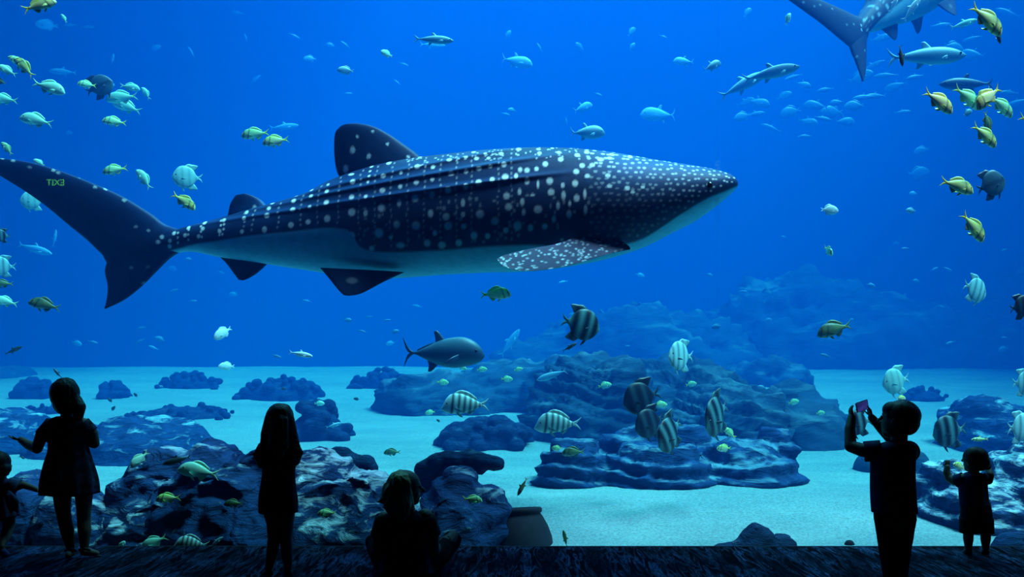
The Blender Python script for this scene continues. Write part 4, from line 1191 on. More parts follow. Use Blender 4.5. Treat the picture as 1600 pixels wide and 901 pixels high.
dark = [(172, 625, 'tiny dark fish at the foot of the boxy coral head at left'), (177, 638, 'tiny dark fish just below the one at the boxy coral head'), (212, 617, 'tiny dark upright fish on pale sand right of the boxy coral head'),
        (443, 607, 'tiny dark fish in front of the oval blue coral patch'), (557, 623, 'tiny dark fish on bright sand below the rounded coral patch'), (685, 657, 'tiny dark fish under the snout of the barred fish'), (36, 715, 'tiny dark fish on the sand above the toddler at the left border')]
for x, y, lb in dark:
    fish('round', 'murky', x, y, rr.uniform(7, 10), 11 if y > 640 else 13, lb, rr.choice('lr'), rr.uniform(-40, 60), 20, group='tiny dark fish over the sand')
green = [(722, 574, 'small green fish directly under the belly of the large jack'), (753, 577, 'small green fish under the snout of the large jack'), (692, 597, 'small green fish on the wedge rock below the jack'),
         (672, 644, 'small green fish left of the first barred fish at the rock foot'), (810, 577, 'small green fish right of the jack where two reef slopes meet'), (792, 592, 'small green fish above the tail of the first barred fish'),
         (1240, 628, 'small green fish on the right shoulder of the broad reef rock'), (1282, 645, 'small green fish on the rock dome left of the raised phone'), (870, 700, 'small green fish under the barred fish at the layered shelf'), (1080, 600, 'small green fish below the pale spadefish with one dark band')]
for x, y, lb in green:
    fish('round', 'green', x, y, rr.uniform(14, 19), 12.5 if y < 690 else 9.3, lb, rr.choice('lr'), rr.uniform(-20, 20), 10, group='small green fish over the reef slopes')
# ------------------------------------------------------------------ visitors in front of the window
M['skin'] = plain('skin', (0.12, 0.075, 0.055), 0.6, 0.3, 0.06)
M['hair_dark'] = plain('dark_hair', (0.012, 0.009, 0.008), 0.6, 0.25, 0.3, 60)
M['hair_blond'] = plain('blond_hair', (0.30, 0.24, 0.10), 0.6, 0.3, 0.3, 60)
M['cloth_black'] = plain('black_cloth', (0.012, 0.012, 0.018), 0.9, 0.1, 0.3, 20)
M['cloth_navy'] = plain('navy_cloth', (0.02, 0.03, 0.09), 0.9, 0.1, 0.3, 20)
M['cloth_blue'] = plain('dull_blue_cloth', (0.05, 0.06, 0.13), 0.9, 0.1, 0.3, 20)
M['cloth_print'] = plain('printed_cloth', (0.022, 0.026, 0.05), 0.9, 0.1, 0.9, 26)
M['shoe'] = plain('dark_rubber', (0.015, 0.015, 0.02), 0.6, 0.3)
M['shoe_blue'] = plain('blue_shoe', (0.03, 0.05, 0.16), 0.6, 0.3)

VOX = 0.0042

class Fig:
    """collects closed shells given in picture pixels at a depth, in metres around a standing point"""
    def __init__(self, px, py, d):
        self.org = P(px, py, d)
        if py == 0: self.org = P(px, HOR, d); self.org.z = 0
        self.d = d
    def w(self, p, dd=0):
        x, y = p[0], p[1]
        off = p[2] if len(p) > 2 else 0
        return P(x, y, self.d + off)
    def r(self, rp):
        return rp / F * self.d
    def limb(self, pts, flat=None, n=14):
        """pts: (px, py, depth offset, radius px)"""
        g = []
        for a, b in zip(pts[:-1], pts[1:]):
            g.append(capsule(self.w(a), self.w(b), self.r(a[3]), self.r(b[3]), n, 4, flat))
        return g
    def ball(self, x, y, o, rx, ry=None, rz=None):
        """ry: depth radius px, rz: height radius px"""
        ry = rx if ry is None else ry; rz = rx if rz is None else rz
        return [uv_ellipsoid(self.w((x, y, o)), (self.r(rx), self.r(ry), self.r(rz)), 24, 16)]
    def hand(self, wrist, direction, palm_n, curl=0.5, size=1.0, thumb=1, spread=0.18):
        """palm, four unequal bent fingers, and a thumb from the side of the palm"""
        W0 = self.w(wrist); u = Vector(direction).normalized(); n = Vector(palm_n); n = (n - u * n.dot(u)).normalized()
        s = u.cross(n).normalized()
        k = 0.075 * size / 0.075
        g = []
        pl_ = 0.060 * k
        for t in (-1, -0.33, 0.33, 1):
            g.append(capsule(W0 + s * 0.010 * k * t, W0 + u * pl_ + s * 0.021 * k * t, 0.0125 * k, 0.0105 * k, 8, 3))
        L = [0.044, 0.050, 0.046, 0.036]
        for i, t in enumerate((-1, -0.33, 0.33, 1)):
            base = W0 + u * pl_ + s * 0.021 * k * t
            dr = (u + s * spread * t).normalized()
            a = curl * 0.5
            p = base
            for j, fr in enumerate((0.45, 0.32, 0.23)):
                dd = (dr * math.cos(a) + n * math.sin(a)).normalized()
                q = p + dd * L[i] * k * fr * 1.15
                g.append(capsule(p, q, 0.0072 * k - j * 0.0006, 0.0066 * k - j * 0.0006, 8, 3))
                p = q; a += curl * 0.75
        tb = W0 + u * 0.018 * k - s * 0.019 * k * thumb
        t1 = tb + (u * 0.6 - s * thumb * 0.8 + n * 0.25).normalized() * 0.026 * k
        t2 = t1 + (u * 0.85 - s * thumb * 0.35 + n * 0.3).normalized() * 0.022 * k
        g.append(capsule(tb, t1, 0.0095 * k, 0.008 * k, 8, 3)); g.append(capsule(t1, t2, 0.008 * k, 0.0068 * k, 8, 3))
        return g
    def head(self, c, rp, face, up=(0, 0, 1)):
        """skull, jaw, nose, lips, brow and ears; face = looking direction"""
        C = self.w(c); r = self.r(rp)
        f = Vector(face).normalized(); u = Vector(up); u = (u - f * u.dot(f)).normalized(); s = f.cross(u)
        R = Matrix((s, f, u)).transposed()
        def E(o, rad, n=20, m=14): return uv_ellipsoid(C + s * o[0] * r + f * o[1] * r + u * o[2] * r, [q * r for q in rad], n, m, R)
        g = [E((0, -.12, .18), (.80, .95, .88)), E((0, .12, -.25), (.62, .70, .72)), E((0, .42, -.72), (.34, .34, .30)),
             E((0, .62, .22), (.48, .22, .16), 12, 8)]
        g.append(capsule(C + f * .72 * r + u * .12 * r, C + f * .98 * r - u * .20 * r, .09 * r, .13 * r, 8, 3))
        g.append(E((-.12, .84, -.24), (.09, .1, .08), 8, 6)); g.append(E((.12, .84, -.24), (.09, .1, .08), 8, 6))
        g.append(capsule(C + f * .74 * r - u * .46 * r - s * .17 * r, C + f * .74 * r - u * .46 * r + s * .17 * r, .07 * r, .07 * r, 8, 3))
        g.append(capsule(C + f * .72 * r - u * .57 * r - s * .13 * r, C + f * .72 * r - u * .57 * r + s * .13 * r, .075 * r, .075 * r, 8, 3))
        for q in (-1, 1):
            g.append(E((.80 * q, -.05, -.08), (.09, .17, .25), 10, 8))
        self.eye_spots = [C + f * .74 * r + s * .30 * q * r + u * .05 * r for q in (-1, 1)]
        self.eye_r = .10 * r
        return g
    def body(self, geos, label):
        co, nr, fc = fuse(geos, VOX, 3)
        o = mesh_obj('person', [Vector(c) - self.org for c in co], fc, M['skin'])
        o.location = self.org
        tag(o, label, 'person')
        self.o = o
        for e in self.eye_spots:
            v, f = uv_ellipsoid((0, 0, 0), (self.eye_r,) * 3, 12, 8)
            q = mesh_obj('eye', v, f, M['eye'], o); q.location = e - self.org
        return o
    def part(self, name, geos, mat, voxel=0.006, smooth=3, rough=0.0, freq=18):
        co, nr, fc = fuse(geos, voxel, smooth)
        V = []
        for c, n in zip(co, nr):
            p = Vector(c)
            if rough: p = p + Vector(n) * rough * noise.fractal(Vector((p.x * freq, p.y * freq, p.z * freq * 0.25)), 0.8, 2.0, 3)
            V.append(p - self.org)
        return mesh_obj(name, V, fc, M[mat] if isinstance(mat, str) else mat, self.o)
    def tube(self, rings, n=40, folds=0.0, nf=9, ph=0.0, t=0.006):
        """open garment tube with thickness: rings (px, py, off, rx px, ry px) top to bottom"""
        V, Fc = [], []
        m = len(rings)
        sub = catmull([tuple(r) for r in rings], m * 4 - 3)
        for k, (x, y, o, rx, ry) in enumerate(sub):
            u = k / (len(sub) - 1)
            c = self.w((x, y, o))
            for j in range(n):
                a = 2 * math.pi * j / n
                q = 1 + folds * u * math.sin(nf * a + ph + 2 * math.sin(a))
                V.append(c + Vector((self.r(rx) * math.cos(a) * q, self.r(ry) * math.sin(a) * q, folds * u * 0.02 * math.sin(nf * a * 0.5 + 1))))
        L = len(sub)
        inner = []
        for k, (x, y, o, rx, ry) in enumerate(sub):
            c = self.w((x, y, o))
            for j in range(n):
                v = V[k * n + j]
                d = Vector((v.x - c.x, v.y - c.y, 0))
                inner.append(v - d.normalized() * t)
        V += inner
        N = L * n
        for k in range(L - 1):
            for j in range(n):
                a, b = k * n + j, k * n + (j + 1) % n
                Fc.append((a, a + n, b + n, b)); Fc.append((N + a, N + b, N + b + n, N + a + n))
        for j in range(n):
            a, b = j, (j + 1) % n
            Fc.append((a, b, N + b, N + a))
            a, b = (L - 1) * n + j, (L - 1) * n + (j + 1) % n
            Fc.append((a, N + a, N + b, b))
        return V, Fc
    def sleeve(self, a, b, ra, rb, t=0.004):
        """open tube around an upper arm: a, b (px, py, off)"""
        A, B = self.w(a), self.w(b)
        d = (B - A).normalized(); u = d.orthogonal().normalized(); w = d.cross(u)
        V, Fc = [], []; n = 20
        for rr_ in (0, t):
            for k in range(5):
                q = k / 4; c = A.lerp(B, q); r = self.r(ra + (rb - ra) * q) - rr_
                for j in range(n):
                    an = 2 * math.pi * j / n
                    V.append(c + (u * math.cos(an) + w * math.sin(an)) * r)
        N = 5 * n
        for k in range(4):
            for j in range(n):
                p, q = k * n + j, k * n + (j + 1) % n
                Fc.append((p, q, q + n, p + n)); Fc.append((N + p, N + p + n, N + q + n, N + q))
        for j in range(n):
            p, q = 4 * n + j, 4 * n + (j + 1) % n
            Fc.append((p, q, N + q, N + p))
            p, q = j, (j + 1) % n
            Fc.append((p, N + p, N + q, q))
        return V, Fc
    def cloth(self, name, geos, mat):
        V, Fc = join_geos(geos)
        return mesh_obj(name, [Vector(v) - self.org for v in V], Fc, M[mat], self.o)

def foot(fig, ankle, toe, r=7):
    a = ankle; t = toe
    g = fig.limb([(a[0], a[1] + 3, a[2], r), ((a[0] + t[0]) / 2, (a[1] + t[1]) / 2 + 2, (a[2] + t[2]) / 2, r * .85), (t[0], t[1] + 1, t[2], r * .62)])
    return g

def depth_for(py): return F * EYE / (py - HOR)

# --- 1: girl with a side ponytail, left
def girl_ponytail():
    d = 6.72
    f = Fig(112, 0, d)
    g = f.head((102, 622, 0), 24, (0.15, 1, 0.05))
    g += f.limb([(104, 640, 0, 9), (105, 656, 0, 10)])
    g += f.ball(105, 672, 0, 27, 18, 22) + f.ball(106, 700, 0, 25, 17, 24) + f.ball(107, 735, 0, 29, 21, 26) + f.ball(109, 756, 0, 30, 22, 20)
    g += f.limb([(82, 664, 0, 12), (65, 680, 0.0, 9.5), (58, 700, 0.02, 8.5)]) + f.limb([(58, 700, 0.02, 8.5), (45, 695, 0.08, 7.5), (33, 687, 0.12, 5.5)])
    g += f.hand((33, 687, 0.12), (-1, 0.25, 0.10), (0.1, 0.3, 1), 0.35, 0.9, 1)
    g += f.limb([(129, 664, 0, 12), (143, 676, 0.02, 9.5), (147, 692, 0.05, 8.5)]) + f.limb([(147, 692, 0.05, 8.5), (138, 690, 0.2, 7), (126, 676, 0.30, 5.5)])
    g += f.hand((126, 676, 0.30), (-0.8, 0.2, 0.5), (0, 1, 0.2), 0.5, 0.9, -1)
    g += f.limb([(97, 762, 0, 15), (98, 795, 0.0, 11.5), (101, 812, 0.01, 10.5), (105, 828, 0, 10.5), (110, 854, 0, 6.5)])
    g += f.limb([(131, 762, 0, 14.5), (131, 795, 0.0, 11), (131, 812, 0.01, 10), (132, 828, 0, 10), (132, 854, 0, 6.5)])
    g += foot(f, (110, 860, 0), (106, 866, -0.10)) + foot(f, (132, 858, 0), (151, 863, 0.03))
    f.body(g, 'child in a short flared dress with side ponytail and one hand held out left')
    f.part('hair', f.ball(101, 614, -0.01, 21.5, 24, 24.5) + f.ball(103, 630, -0.02, 19, 20, 18) + f.limb([(117, 622, -0.02, 8), (123, 636, -0.03, 10.5), (123, 648, -0.03, 8), (118, 664, -0.04, 3)]), 'hair_dark', 0.005, 3, 0.006)
    dress = [f.tube([(105, 650, 0, 16, 14), (105, 656, 0, 30, 19), (105, 668, 0, 33.5, 22), (106, 690, 0, 30.5, 21), (107, 704, 0, 31.5, 22), (107, 722, 0, 37, 26), (108, 748, 0, 43, 33), (108.5, 770, 0, 44.5, 36)], 72, 0.045, 9),
             f.sleeve((84, 664, 0), (66, 681, 0), 15, 12.5), f.sleeve((127, 664, 0), (143, 677, 0.02), 15, 12.5)]
    f.cloth('dress', dress, 'cloth_print')
    for a, t in (((110, 866, 0), (105, 871, -0.10)), ((132, 865, 0), (156, 869, 0.03))):
        f.part('sandal', f.limb([(a[0], a[1], a[2], 3.6), (t[0], t[1] - 1, t[2], 3.0)], ((0, 0, 1), 0.5)) + f.limb([(a[0] - 8, a[1] - 6, a[2] - .02, 2), (a[0], a[1] - 9, a[2] - .05, 2), (a[0] + 8, a[1] - 6, a[2] - .02, 2)]), 'shoe', 0.004, 1)
girl_ponytail()

# --- 2: toddler at the left border
def toddler_left():
    d = 6.80
    f = Fig(2, 0, d)
    g = f.head((1, 728, 0), 17, (0.5, 1, 0.1))
    g += f.limb([(2, 742, 0, 7), (3, 752, 0, 8)])
    g += f.ball(2, 762, 0, 17, 13, 16) + f.ball(2, 782, 0, 16, 14, 18) + f.ball(2, 798, 0, 17, 15, 16)
    g += f.limb([(12, 758, 0, 8), (26, 760, 0.02, 7), (36, 757, 0.03, 6)]) + f.limb([(36, 757, 0.03, 6), (48, 761, 0.02, 5), (58, 765, 0.0, 4)])
    g += f.hand((58, 765, 0.0), (1, 0, -0.3), (0, -0.2, -1), 0.7, 0.62, 1)
    g += f.limb([(-10, 758, 0, 8), (-20, 775, 0.05, 6), (-18, 792, 0.12, 5)]) + f.hand((-18, 792, 0.12), (0.2, 0.3, -1), (1, 0, 0), 0.5, 0.62)
    g += f.limb([(12, 800, 0, 11), (15, 818, 0.03, 8.5), (9, 836, -0.02, 7.5), (3, 854, -0.10, 4.6)])
    g += f.limb([(-8, 800, 0, 11), (-9, 822, 0.02, 8), (-10, 840, 0, 7), (-11, 858, 0, 4.6)])
    g += foot(f, (3, 856, -0.10), (8, 861, -0.02), 5.2) + foot(f, (-11, 858, 0), (-11, 862, 0.06), 5.2)
    f.body(g, 'toddler cut by the left border reaching for the dress of the ponytail girl')
    f.part('hair', f.ball(0, 722, -0.01, 15.5, 17, 17) + f.ball(4, 732, -0.03, 13, 12, 11) + f.ball(-1, 708, -0.02, 6, 6, 5), 'hair_dark', 0.005, 3, 0.005)
    f.cloth('dress', [f.tube([(2, 748, 0, 10, 9), (2, 753, 0, 17, 14), (2, 770, 0, 20, 16), (4, 790, 0, 23, 18), (5, 806, 0, 25, 20)], 56, 0.07, 8), f.sleeve((11, 757, 0), (27, 763, 0.02), 12, 15)], 'cloth_blue')
    f.part('sash', f.limb([(14, 770, -0.08, 4), (24, 782, -0.08, 5), (26, 798, -0.08, 3)]) + f.limb([(12, 774, -0.10, 3), (16, 790, -0.10, 4), (18, 800, -0.10, 2)]), 'cloth_blue', 0.005, 1, 0.004)
    for a, t in (((3, 861, -0.10), (9, 865, -0.02)), ((-11, 862, 0), (-11, 864, 0.08))):
        f.part('shoe', f.limb([(a[0], a[1], a[2], 6), (t[0], t[1], t[2], 4.8)]), 'shoe_blue', 0.004, 2)
toddler_left()

# --- 3: long haired girl with folded arms
def girl_long_hair():
    d = 6.20
    f = Fig(433, 0, d)
    g = f.head((436, 660, 0), 24, (0.12, 1, -0.05))
    g += f.limb([(436, 678, 0, 8.5), (436, 692, 0, 10)])
    g += f.ball(436, 708, 0, 25, 17, 20) + f.ball(435, 734, 0, 21, 15, 24) + f.ball(435, 766, 0, 24, 18, 22) + f.ball(434, 785, 0, 25, 19, 18)
    # folded arms: both forearms across the chest, hands on the opposite elbows
    g += f.limb([(414, 700, 0, 10.5), (406, 712, 0.03, 8.5), (409, 724, 0.10, 8)]) + f.limb([(409, 724, 0.10, 8), (430, 712, 0.22, 7), (452, 700, 0.17, 5)])
    g += f.limb([(457, 700, 0, 10.5), (464, 710, 0.03, 8.5), (461, 720, 0.10, 8)]) + f.limb([(461, 720, 0.10, 8), (442, 708, 0.25, 7), (420, 702, 0.20, 5)])
    g += f.hand((452, 700, 0.17), (1, -0.35, 0.15), (0, -1, 0), 0.55, 0.85, 1) + f.hand((420, 702, 0.20), (-1, -0.35, 0.1), (0, -1, 0), 0.55, 0.85, -1)
    g += f.limb([(422, 788, 0, 14), (427, 815, 0, 11), (428, 838, 0.01, 9.5), (426, 858, 0, 9.5), (420, 888, 0, 6)])
    g += f.limb([(449, 788, 0, 14), (448, 815, 0, 11), (447, 838, 0.01, 9.5), (448, 858, 0, 9.5), (450, 888, 0, 6)])
    g += foot(f, (420, 890, 0), (412, 897, 0.07), 7) + foot(f, (450, 890, 0), (452, 896, 0.09), 7)
    f.body(g, 'child with long straight hair and folded arms in a short straight dress')
    f.part('hair', f.ball(437, 652, -0.01, 21.5, 24, 23) + f.ball(437, 668, -0.03, 23, 18, 22)
           + f.limb([(424, 655, -0.03, 11), (418, 680, -0.05, 11), (412, 696, -0.05, 6), (406, 701, -0.05, 2)])
           + f.limb([(448, 655, -0.03, 12), (454, 678, -0.05, 10), (461, 692, -0.05, 7), (468, 697, -0.04, 2)])
           + f.limb([(437, 660, -0.07, 16), (437, 690, -0.08, 17), (436, 706, -0.09, 10)]), 'hair_dark', 0.005, 3, 0.007)
    f.cloth('dress', [f.tube([(436, 688, 0, 16, 13), (436, 694, 0, 28, 18), (436, 712, 0, 29, 20), (435, 736, 0, 25.5, 18), (434, 762, 0, 28, 21), (434, 780, 0, 30.5, 23), (434, 800, 0, 30.5, 23)], 64, 0.03, 7),
                      f.sleeve((415, 700, 0), (406, 714, 0.03), 13, 11.5), f.sleeve((456, 700, 0), (464, 712, 0.03), 13, 11.5)], 'cloth_black')
    for a, t in (((420, 896, 0), (411, 902, 0.08)), ((450, 896, 0), (453, 900, 0.11))):
        f.part('shoe', f.limb([(a[0], a[1], a[2], 7), (t[0], t[1], t[2], 5.5)]), 'shoe', 0.004, 2)
girl_long_hair()

# --- 4: woman sitting cross-legged on the floor
def woman_sitting():
    d = 6.05
    f = Fig(640, 0, d)
    fc = (0.93, 0.30, 0.02)
    g = f.head((635, 762, 0), 27, fc)
    g += f.limb([(632, 782, 0, 11), (632, 800, 0, 12)])
    g += f.ball(632, 818, 0, 38, 22, 20) + f.ball(632, 845, 0, 33, 22, 28) + f.ball(633, 880, 0, 34, 26, 26) + f.ball(634, 896, 0, 40, 30, 18)
    # upper arms down, forearms forward over the knees
    g += f.limb([(602, 812, 0, 14), (593, 836, 0.02, 11), (592, 862, 0.06, 10)]) + f.limb([(592, 862, 0.06, 10), (590, 856, 0.20, 8), (596, 850, 0.32, 6.5)])
    g += f.hand((596, 850, 0.32), (0.5, 0.8, -0.3), (0, 0, -1), 0.6, 1.0, 1)
    g += f.limb([(664, 808, 0, 14), (675, 834, 0.02, 11.5), (676, 860, 0.06, 10.5)]) + f.limb([(676, 860, 0.06, 10.5), (684, 856, 0.20, 8), (682, 850, 0.32, 6.5)])
    g += f.hand((682, 850, 0.32), (-0.3, 0.8, -0.2), (0, 0, -1), 0.6, 1.0, -1)
    # thighs out to raised knees, shins back to crossed ankles
    g += f.limb([(616, 892, 0.05, 22), (596, 866, 0.22, 17), (586, 846, 0.36, 14)]) + f.limb([(586, 846, 0.36, 14), (596, 868, 0.42, 11), (622, 886, 0.44, 8)])
    g += f.limb([(654, 892, 0.05, 22), (684, 866, 0.20, 17.5), (706, 842, 0.34, 14.5)]) + f.limb([(706, 842, 0.34, 14.5), (690, 868, 0.40, 11), (650, 886, 0.44, 8)])
    g += foot(f, (622, 886, 0.44), (640, 886, 0.55), 8) + foot(f, (650, 886, 0.44), (630, 886, 0.55), 8)
    f.body(g, 'adult with shoulder length blond hair sitting cross-legged on the floor, face turned right')
    f.part('hair', f.ball(626, 757, -0.01, 22, 25, 23.5) + f.ball(618, 768, -0.03, 21, 20, 20) + f.ball(604, 779, -0.04, 11, 10, 10)
           + f.limb([(620, 755, -0.03, 15), (608, 772, -0.04, 13), (598, 781, -0.05, 6), (590, 784, -0.05, 2)])
           + f.limb([(622, 770, -0.05, 17), (614, 788, -0.06, 15), (612, 800, -0.07, 7)])
           + f.limb([(628, 768, -0.06, 15), (628, 788, -0.09, 16), (630, 802, -0.10, 11)]) + f.ball(612, 777, -0.05, 15, 12, 13) + f.ball(627, 786, -0.07, 20, 14, 15) + f.limb([(632, 768, -0.05, 11), (640, 786, -0.07, 8), (646, 800, -0.08, 4)]), 'hair_blond', 0.006, 3, 0.010)
    f.cloth('shirt', [f.tube([(632, 798, 0, 20, 15), (632, 803, 0, 35, 20), (633, 815, 0, 42, 25), (633, 840, 0, 38, 26), (634, 870, 0, 38, 29), (634, 896, 0, 44, 34)], 64, 0.03, 7),
                      f.sleeve((604, 810, 0), (592, 840, 0.02), 18, 14.5), f.sleeve((662, 807, 0), (676, 838, 0.02), 18, 14.5)], 'cloth_print')
    f.part('trousers', f.limb([(616, 893, 0.05, 24), (596, 867, 0.22, 19.5), (585, 847, 0.37, 15.5)]) + f.limb([(585, 847, 0.37, 15.5), (596, 869, 0.42, 12.5), (614, 883, 0.44, 10.5)])
           + f.limb([(654, 893, 0.05, 24), (685, 867, 0.20, 19.5), (706, 843, 0.35, 16)]) + f.limb([(706, 843, 0.35, 16), (690, 869, 0.40, 12.5), (660, 884, 0.44, 10.5)]) + f.ball(634, 893, 0, 42, 32, 16), 'cloth_black', 0.007, 3, 0.004)
woman_sitting()

# --- 5: boy taking a picture
def boy_phone():
    d = depth_for(925)
    f = Fig(1398, 0, d)
    g = f.head((1404, 656, 0), 30, (-0.75, 0.66, 0.12))
    g += f.limb([(1406, 676, 0, 12), (1404, 694, 0, 13)])
    g += f.ball(1397, 712, 0, 32, 21, 24) + f.ball(1396, 745, 0, 30, 21, 30) + f.ball(1397, 782, 0, 30, 23, 26) + f.ball(1397, 806, 0, 30, 24, 22)
    g += f.limb([(1372, 706, 0, 14), (1348, 703, 0.03, 11), (1329, 697, 0.08, 9.5)]) + f.limb([(1329, 697, 0.08, 9.5), (1328, 670, 0.14, 8.5), (1331, 652, 0.18, 6.5)])
    g += f.hand((1331, 653, 0.18), (-0.12, 0.1, 1), (1, 0.2, 0), 0.45, 0.78, -1, 0.05)
    g += f.limb([(1420, 706, 0, 14), (1412, 702, 0.18, 11), (1394, 688, 0.30, 9)]) + f.limb([(1394, 688, 0.30, 9), (1376, 668, 0.28, 8), (1362, 652, 0.24, 6.2)])
    g += f.hand((1361, 651, 0.24), (-0.28, -0.05, 1), (-1, -0.2, 0), 0.45, 0.78, 1, 0.05)
    g += f.limb([(1384, 812, 0, 16), (1388, 850, 0, 13), (1390, 880, 0, 12), (1392, 914, 0, 8)]) + f.limb([(1412, 812, 0, 16), (1408, 850, 0, 13), (1405, 880, 0, 12), (1404, 914, 0, 8)])
    g += foot(f, (1392, 916, 0), (1378, 924, 0.08), 9) + foot(f, (1404, 916, 0), (1392, 921, 0.14), 9)
    f.body(g, 'child in a short-sleeved shirt and long trousers holding up a phone to photograph the fish')
    f.part('hair', f.ball(1410, 649, -0.01, 27, 27, 25) + f.ball(1414, 660, -0.02, 22, 22, 20) + f.ball(1396, 640, 0.0, 16, 16, 13), 'hair_dark', 0.005, 3, 0.004)
    f.cloth('shirt', [f.tube([(1404, 690, 0, 18, 16), (1400, 696, 0, 32, 21), (1396, 710, 0, 34, 25), (1395, 740, 0, 34, 25), (1396, 775, 0, 34.5, 26), (1398, 800, 0, 34.5, 27)], 64, 0.025, 7),
                      f.sleeve((1376, 704, 0), (1350, 705, 0.03), 17, 16), f.sleeve((1420, 705, 0), (1411, 702, 0.16), 17, 15)], 'cloth_navy')
    f.part('trousers', f.ball(1398, 804, 0, 32, 25, 18) + f.limb([(1384, 808, 0, 18), (1388, 850, 0, 15), (1391, 880, 0, 14), (1392, 908, 0, 12)]) + f.limb([(1413, 808, 0, 18), (1409, 850, 0, 15), (1406, 880, 0, 14), (1405, 908, 0, 12)]), 'cloth_black', 0.006, 3, 0.003)
    for a, t in (((1392, 919, 0), (1376, 926, 0.09)), ((1404, 919, 0), (1390, 923, 0.16))):
        f.part('shoe', f.limb([(a[0], a[1], a[2], 8.5), (t[0], t[1] - 4, t[2], 6.5)]), 'shoe', 0.005, 2)
    # the phone held level between the hands
    c = P(1347, 634, d + 0.22)
    r = bpy.data.objects.new('smartphone', None); COL.objects.link(r); r.location = c
    r.rotation_euler = (0.12, math.radians(-16), math.radians(14))
    tag(r, 'small phone held up in both hands of the child in trousers', 'phone')
    bm = bmesh.new(); bmesh.ops.create_cube(bm, size=1)
    bmesh.ops.scale(bm, vec=(0.096, 0.009, 0.068), verts=bm.verts)
    bmesh.ops.bevel(bm, geom=bm.edges[:], offset=0.003, segments=3, affect='EDGES')
    me = bpy.data.meshes.new('case'); bm.to_mesh(me); bm.free(); me.materials.append(M['shoe'])
    cs = bpy.data.objects.new('case', me); COL.objects.link(cs); cs.parent = r
    m, nt, b = new_mat('phone_screen')
    b.inputs['Base Color'].default_value = (0.01, 0.01, 0.02, 1)
    h = noise_tex(nt, coords(nt), 22, 2)
    nt.links.new(ramp(nt, h, [(0.35, (0.01, 0.015, 0.12)), (0.7, (0.05, 0.06, 0.32))]), b.inputs['Emission Color'])
    b.inputs['Emission Strength'].default_value = 0.7
    v, fc = box_geo(-0.042, 0.042, -0.0056, -0.0046, -0.030, 0.030)
    mesh_obj('screen', v, fc, m, r, smooth=False)
    v, fc = lathe([(0.0005, 0), (0.005, 0), (0.005, 0.0015), (0.0005, 0.0015)], 16)
    L = mesh_obj('lens', v, fc, M['eye'], r); L.rotation_euler = (-math.pi / 2, 0, 0); L.location = (-0.034, 0.0045, 0.022)
boy_phone()

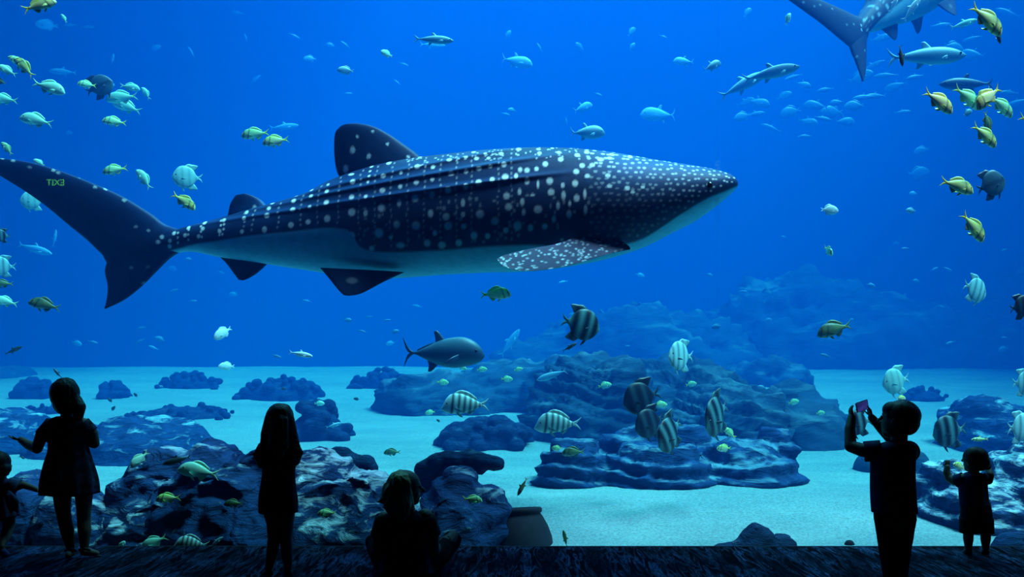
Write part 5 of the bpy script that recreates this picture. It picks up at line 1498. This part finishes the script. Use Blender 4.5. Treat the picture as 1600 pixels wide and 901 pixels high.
# --- 6: toddler in shorts at the right
def toddler_right():
    d = depth_for(865)
    f = Fig(1526, 0, d)
    g = f.head((1522, 719, 0), 19, (-0.55, 0.9, 0.1))
    g += f.limb([(1522, 732, 0, 7.5), (1521, 742, 0, 8.5)])
    g += f.ball(1520, 754, 0, 20, 14, 15) + f.ball(1521, 772, 0, 19, 15, 18) + f.ball(1523, 792, 0, 20, 16, 18) + f.ball(1525, 806, 0, 21, 17, 15)
    g += f.limb([(1505, 748, 0, 8.5), (1492, 751, 0.04, 7.2), (1483, 747, 0.08, 6.5)]) + f.limb([(1483, 747, 0.08, 6.5), (1479, 738, 0.10, 5.6), (1480, 730, 0.11, 4.6)])
    g += f.hand((1480, 731, 0.11), (0.12, 0.15, 1), (0.3, 1, 0), 0.4, 0.62, -1)
    g += f.limb([(1535, 748, 0, 8.5), (1544, 750, -0.02, 7), (1547, 742, -0.02, 6)]) + f.limb([(1547, 742, -0.02, 6), (1545, 734, 0.02, 5.4), (1541, 729, 0.06, 4.5)])
    g += f.hand((1541, 730, 0.06), (-0.3, 0.4, 1), (-1, 0.3, 0), 0.5, 0.6, 1)
    g += f.limb([(1514, 806, 0, 11), (1513, 828, 0, 8), (1513, 842, 0, 7.6), (1513, 857, 0, 5)]) + f.limb([(1538, 806, 0, 11), (1540, 828, 0, 8), (1540, 842, 0, 7.6), (1540, 857, 0, 5)])
    g += foot(f, (1513, 857, 0), (1509, 861, 0.06), 5.5) + foot(f, (1540, 857, 0), (1539, 861, 0.07), 5.5)
    f.body(g, 'toddler in a short-sleeved top and wide shorts with one hand raised toward the glass')
    f.part('hair', f.ball(1525, 714, -0.01, 18.5, 18, 17) + f.ball(1532, 722, -0.03, 15, 13, 13) + f.ball(1543, 727, -0.04, 6, 6, 7), 'hair_dark', 0.005, 3, 0.004)
    f.cloth('shirt', [f.tube([(1521, 738, 0, 11, 10), (1521, 743, 0, 19, 14), (1520, 756, 0, 21.5, 17), (1521, 776, 0, 22, 18), (1523, 790, 0, 23, 19)], 48, 0.03, 6), f.sleeve((1506, 748, 0), (1493, 752, 0.04), 11, 10), f.sleeve((1535, 748, 0), (1545, 750, -0.02), 11, 9.5)], 'cloth_navy')
    f.cloth('shorts', [f.tube([(1524, 784, 0, 22, 18), (1525, 800, 0, 23.5, 20), (1525, 816, 0, 24, 21)], 48, 0.02, 6), f.tube([(1513, 808, 0, 13, 15), (1513, 820, 0, 13, 14.5), (1513, 832, 0, 13, 14)], 32, 0.03, 5), f.tube([(1538, 808, 0, 13, 15), (1538.5, 820, 0, 13, 14.5), (1539, 832, 0, 13, 14)], 32, 0.03, 5)], 'cloth_black')
    for a, t in (((1513, 861, 0), (1508, 863, 0.08)), ((1540, 861, 0), (1539, 863, 0.09))):
        f.part('shoe', f.limb([(a[0], a[1], a[2], 6), (t[0], t[1], t[2], 5)]), 'shoe', 0.004, 2)
toddler_right()

# ------------------------------------------------------------------ exit sign behind the viewer, seen mirrored in the window
def exit_sign():
    r = bpy.data.objects.new('exit_sign', None); COL.objects.link(r)
    back = -4.95
    tot = 2 * (GLASS_Y + 0.02) - back
    v = P(87, 285.5, tot)
    r.location = (v.x, back, v.z)
    tag(r, 'small lit green exit sign seen mirrored over the upper lobe of the shark tail', 'sign')
    w, h = 0.34, 0.20
    vv, ff = box_geo(-w / 2, w / 2, -0.05, 0.0, -h / 2, h / 2)
    mesh_obj('housing', vv, ff, M['shoe'], r, smooth=False)
    m, nt, b = new_mat('lit_sign_letters')
    b.inputs['Base Color'].default_value = (0.1, 0.3, 0.05, 1)
    b.inputs['Emission Color'].default_value = (0.16, 1.0, 0.02, 1)
    b.inputs['Emission Strength'].default_value = 6.0
    cu = bpy.data.curves.new('letters', 'FONT')
    cu.body = 'EXIT'; cu.size = 0.19; cu.align_x = 'CENTER'; cu.align_y = 'CENTER'; cu.extrude = 0.004; cu.offset = 0.0
    t = bpy.data.objects.new('letters', cu); COL.objects.link(t)
    dg = bpy.context.evaluated_depsgraph_get()
    me = bpy.data.meshes.new_from_object(t.evaluated_get(dg))
    bpy.data.objects.remove(t); bpy.data.curves.remove(cu)
    me.materials.clear(); me.materials.append(m)
    o = bpy.data.objects.new('letters', me); COL.objects.link(o); o.parent = r
    # faces the window (+Y): seen from inside the hall looking back it reads EXIT
    o.rotation_euler = (math.pi / 2, 0, math.pi)
    o.location = (0, 0.006, 0)
exit_sign()
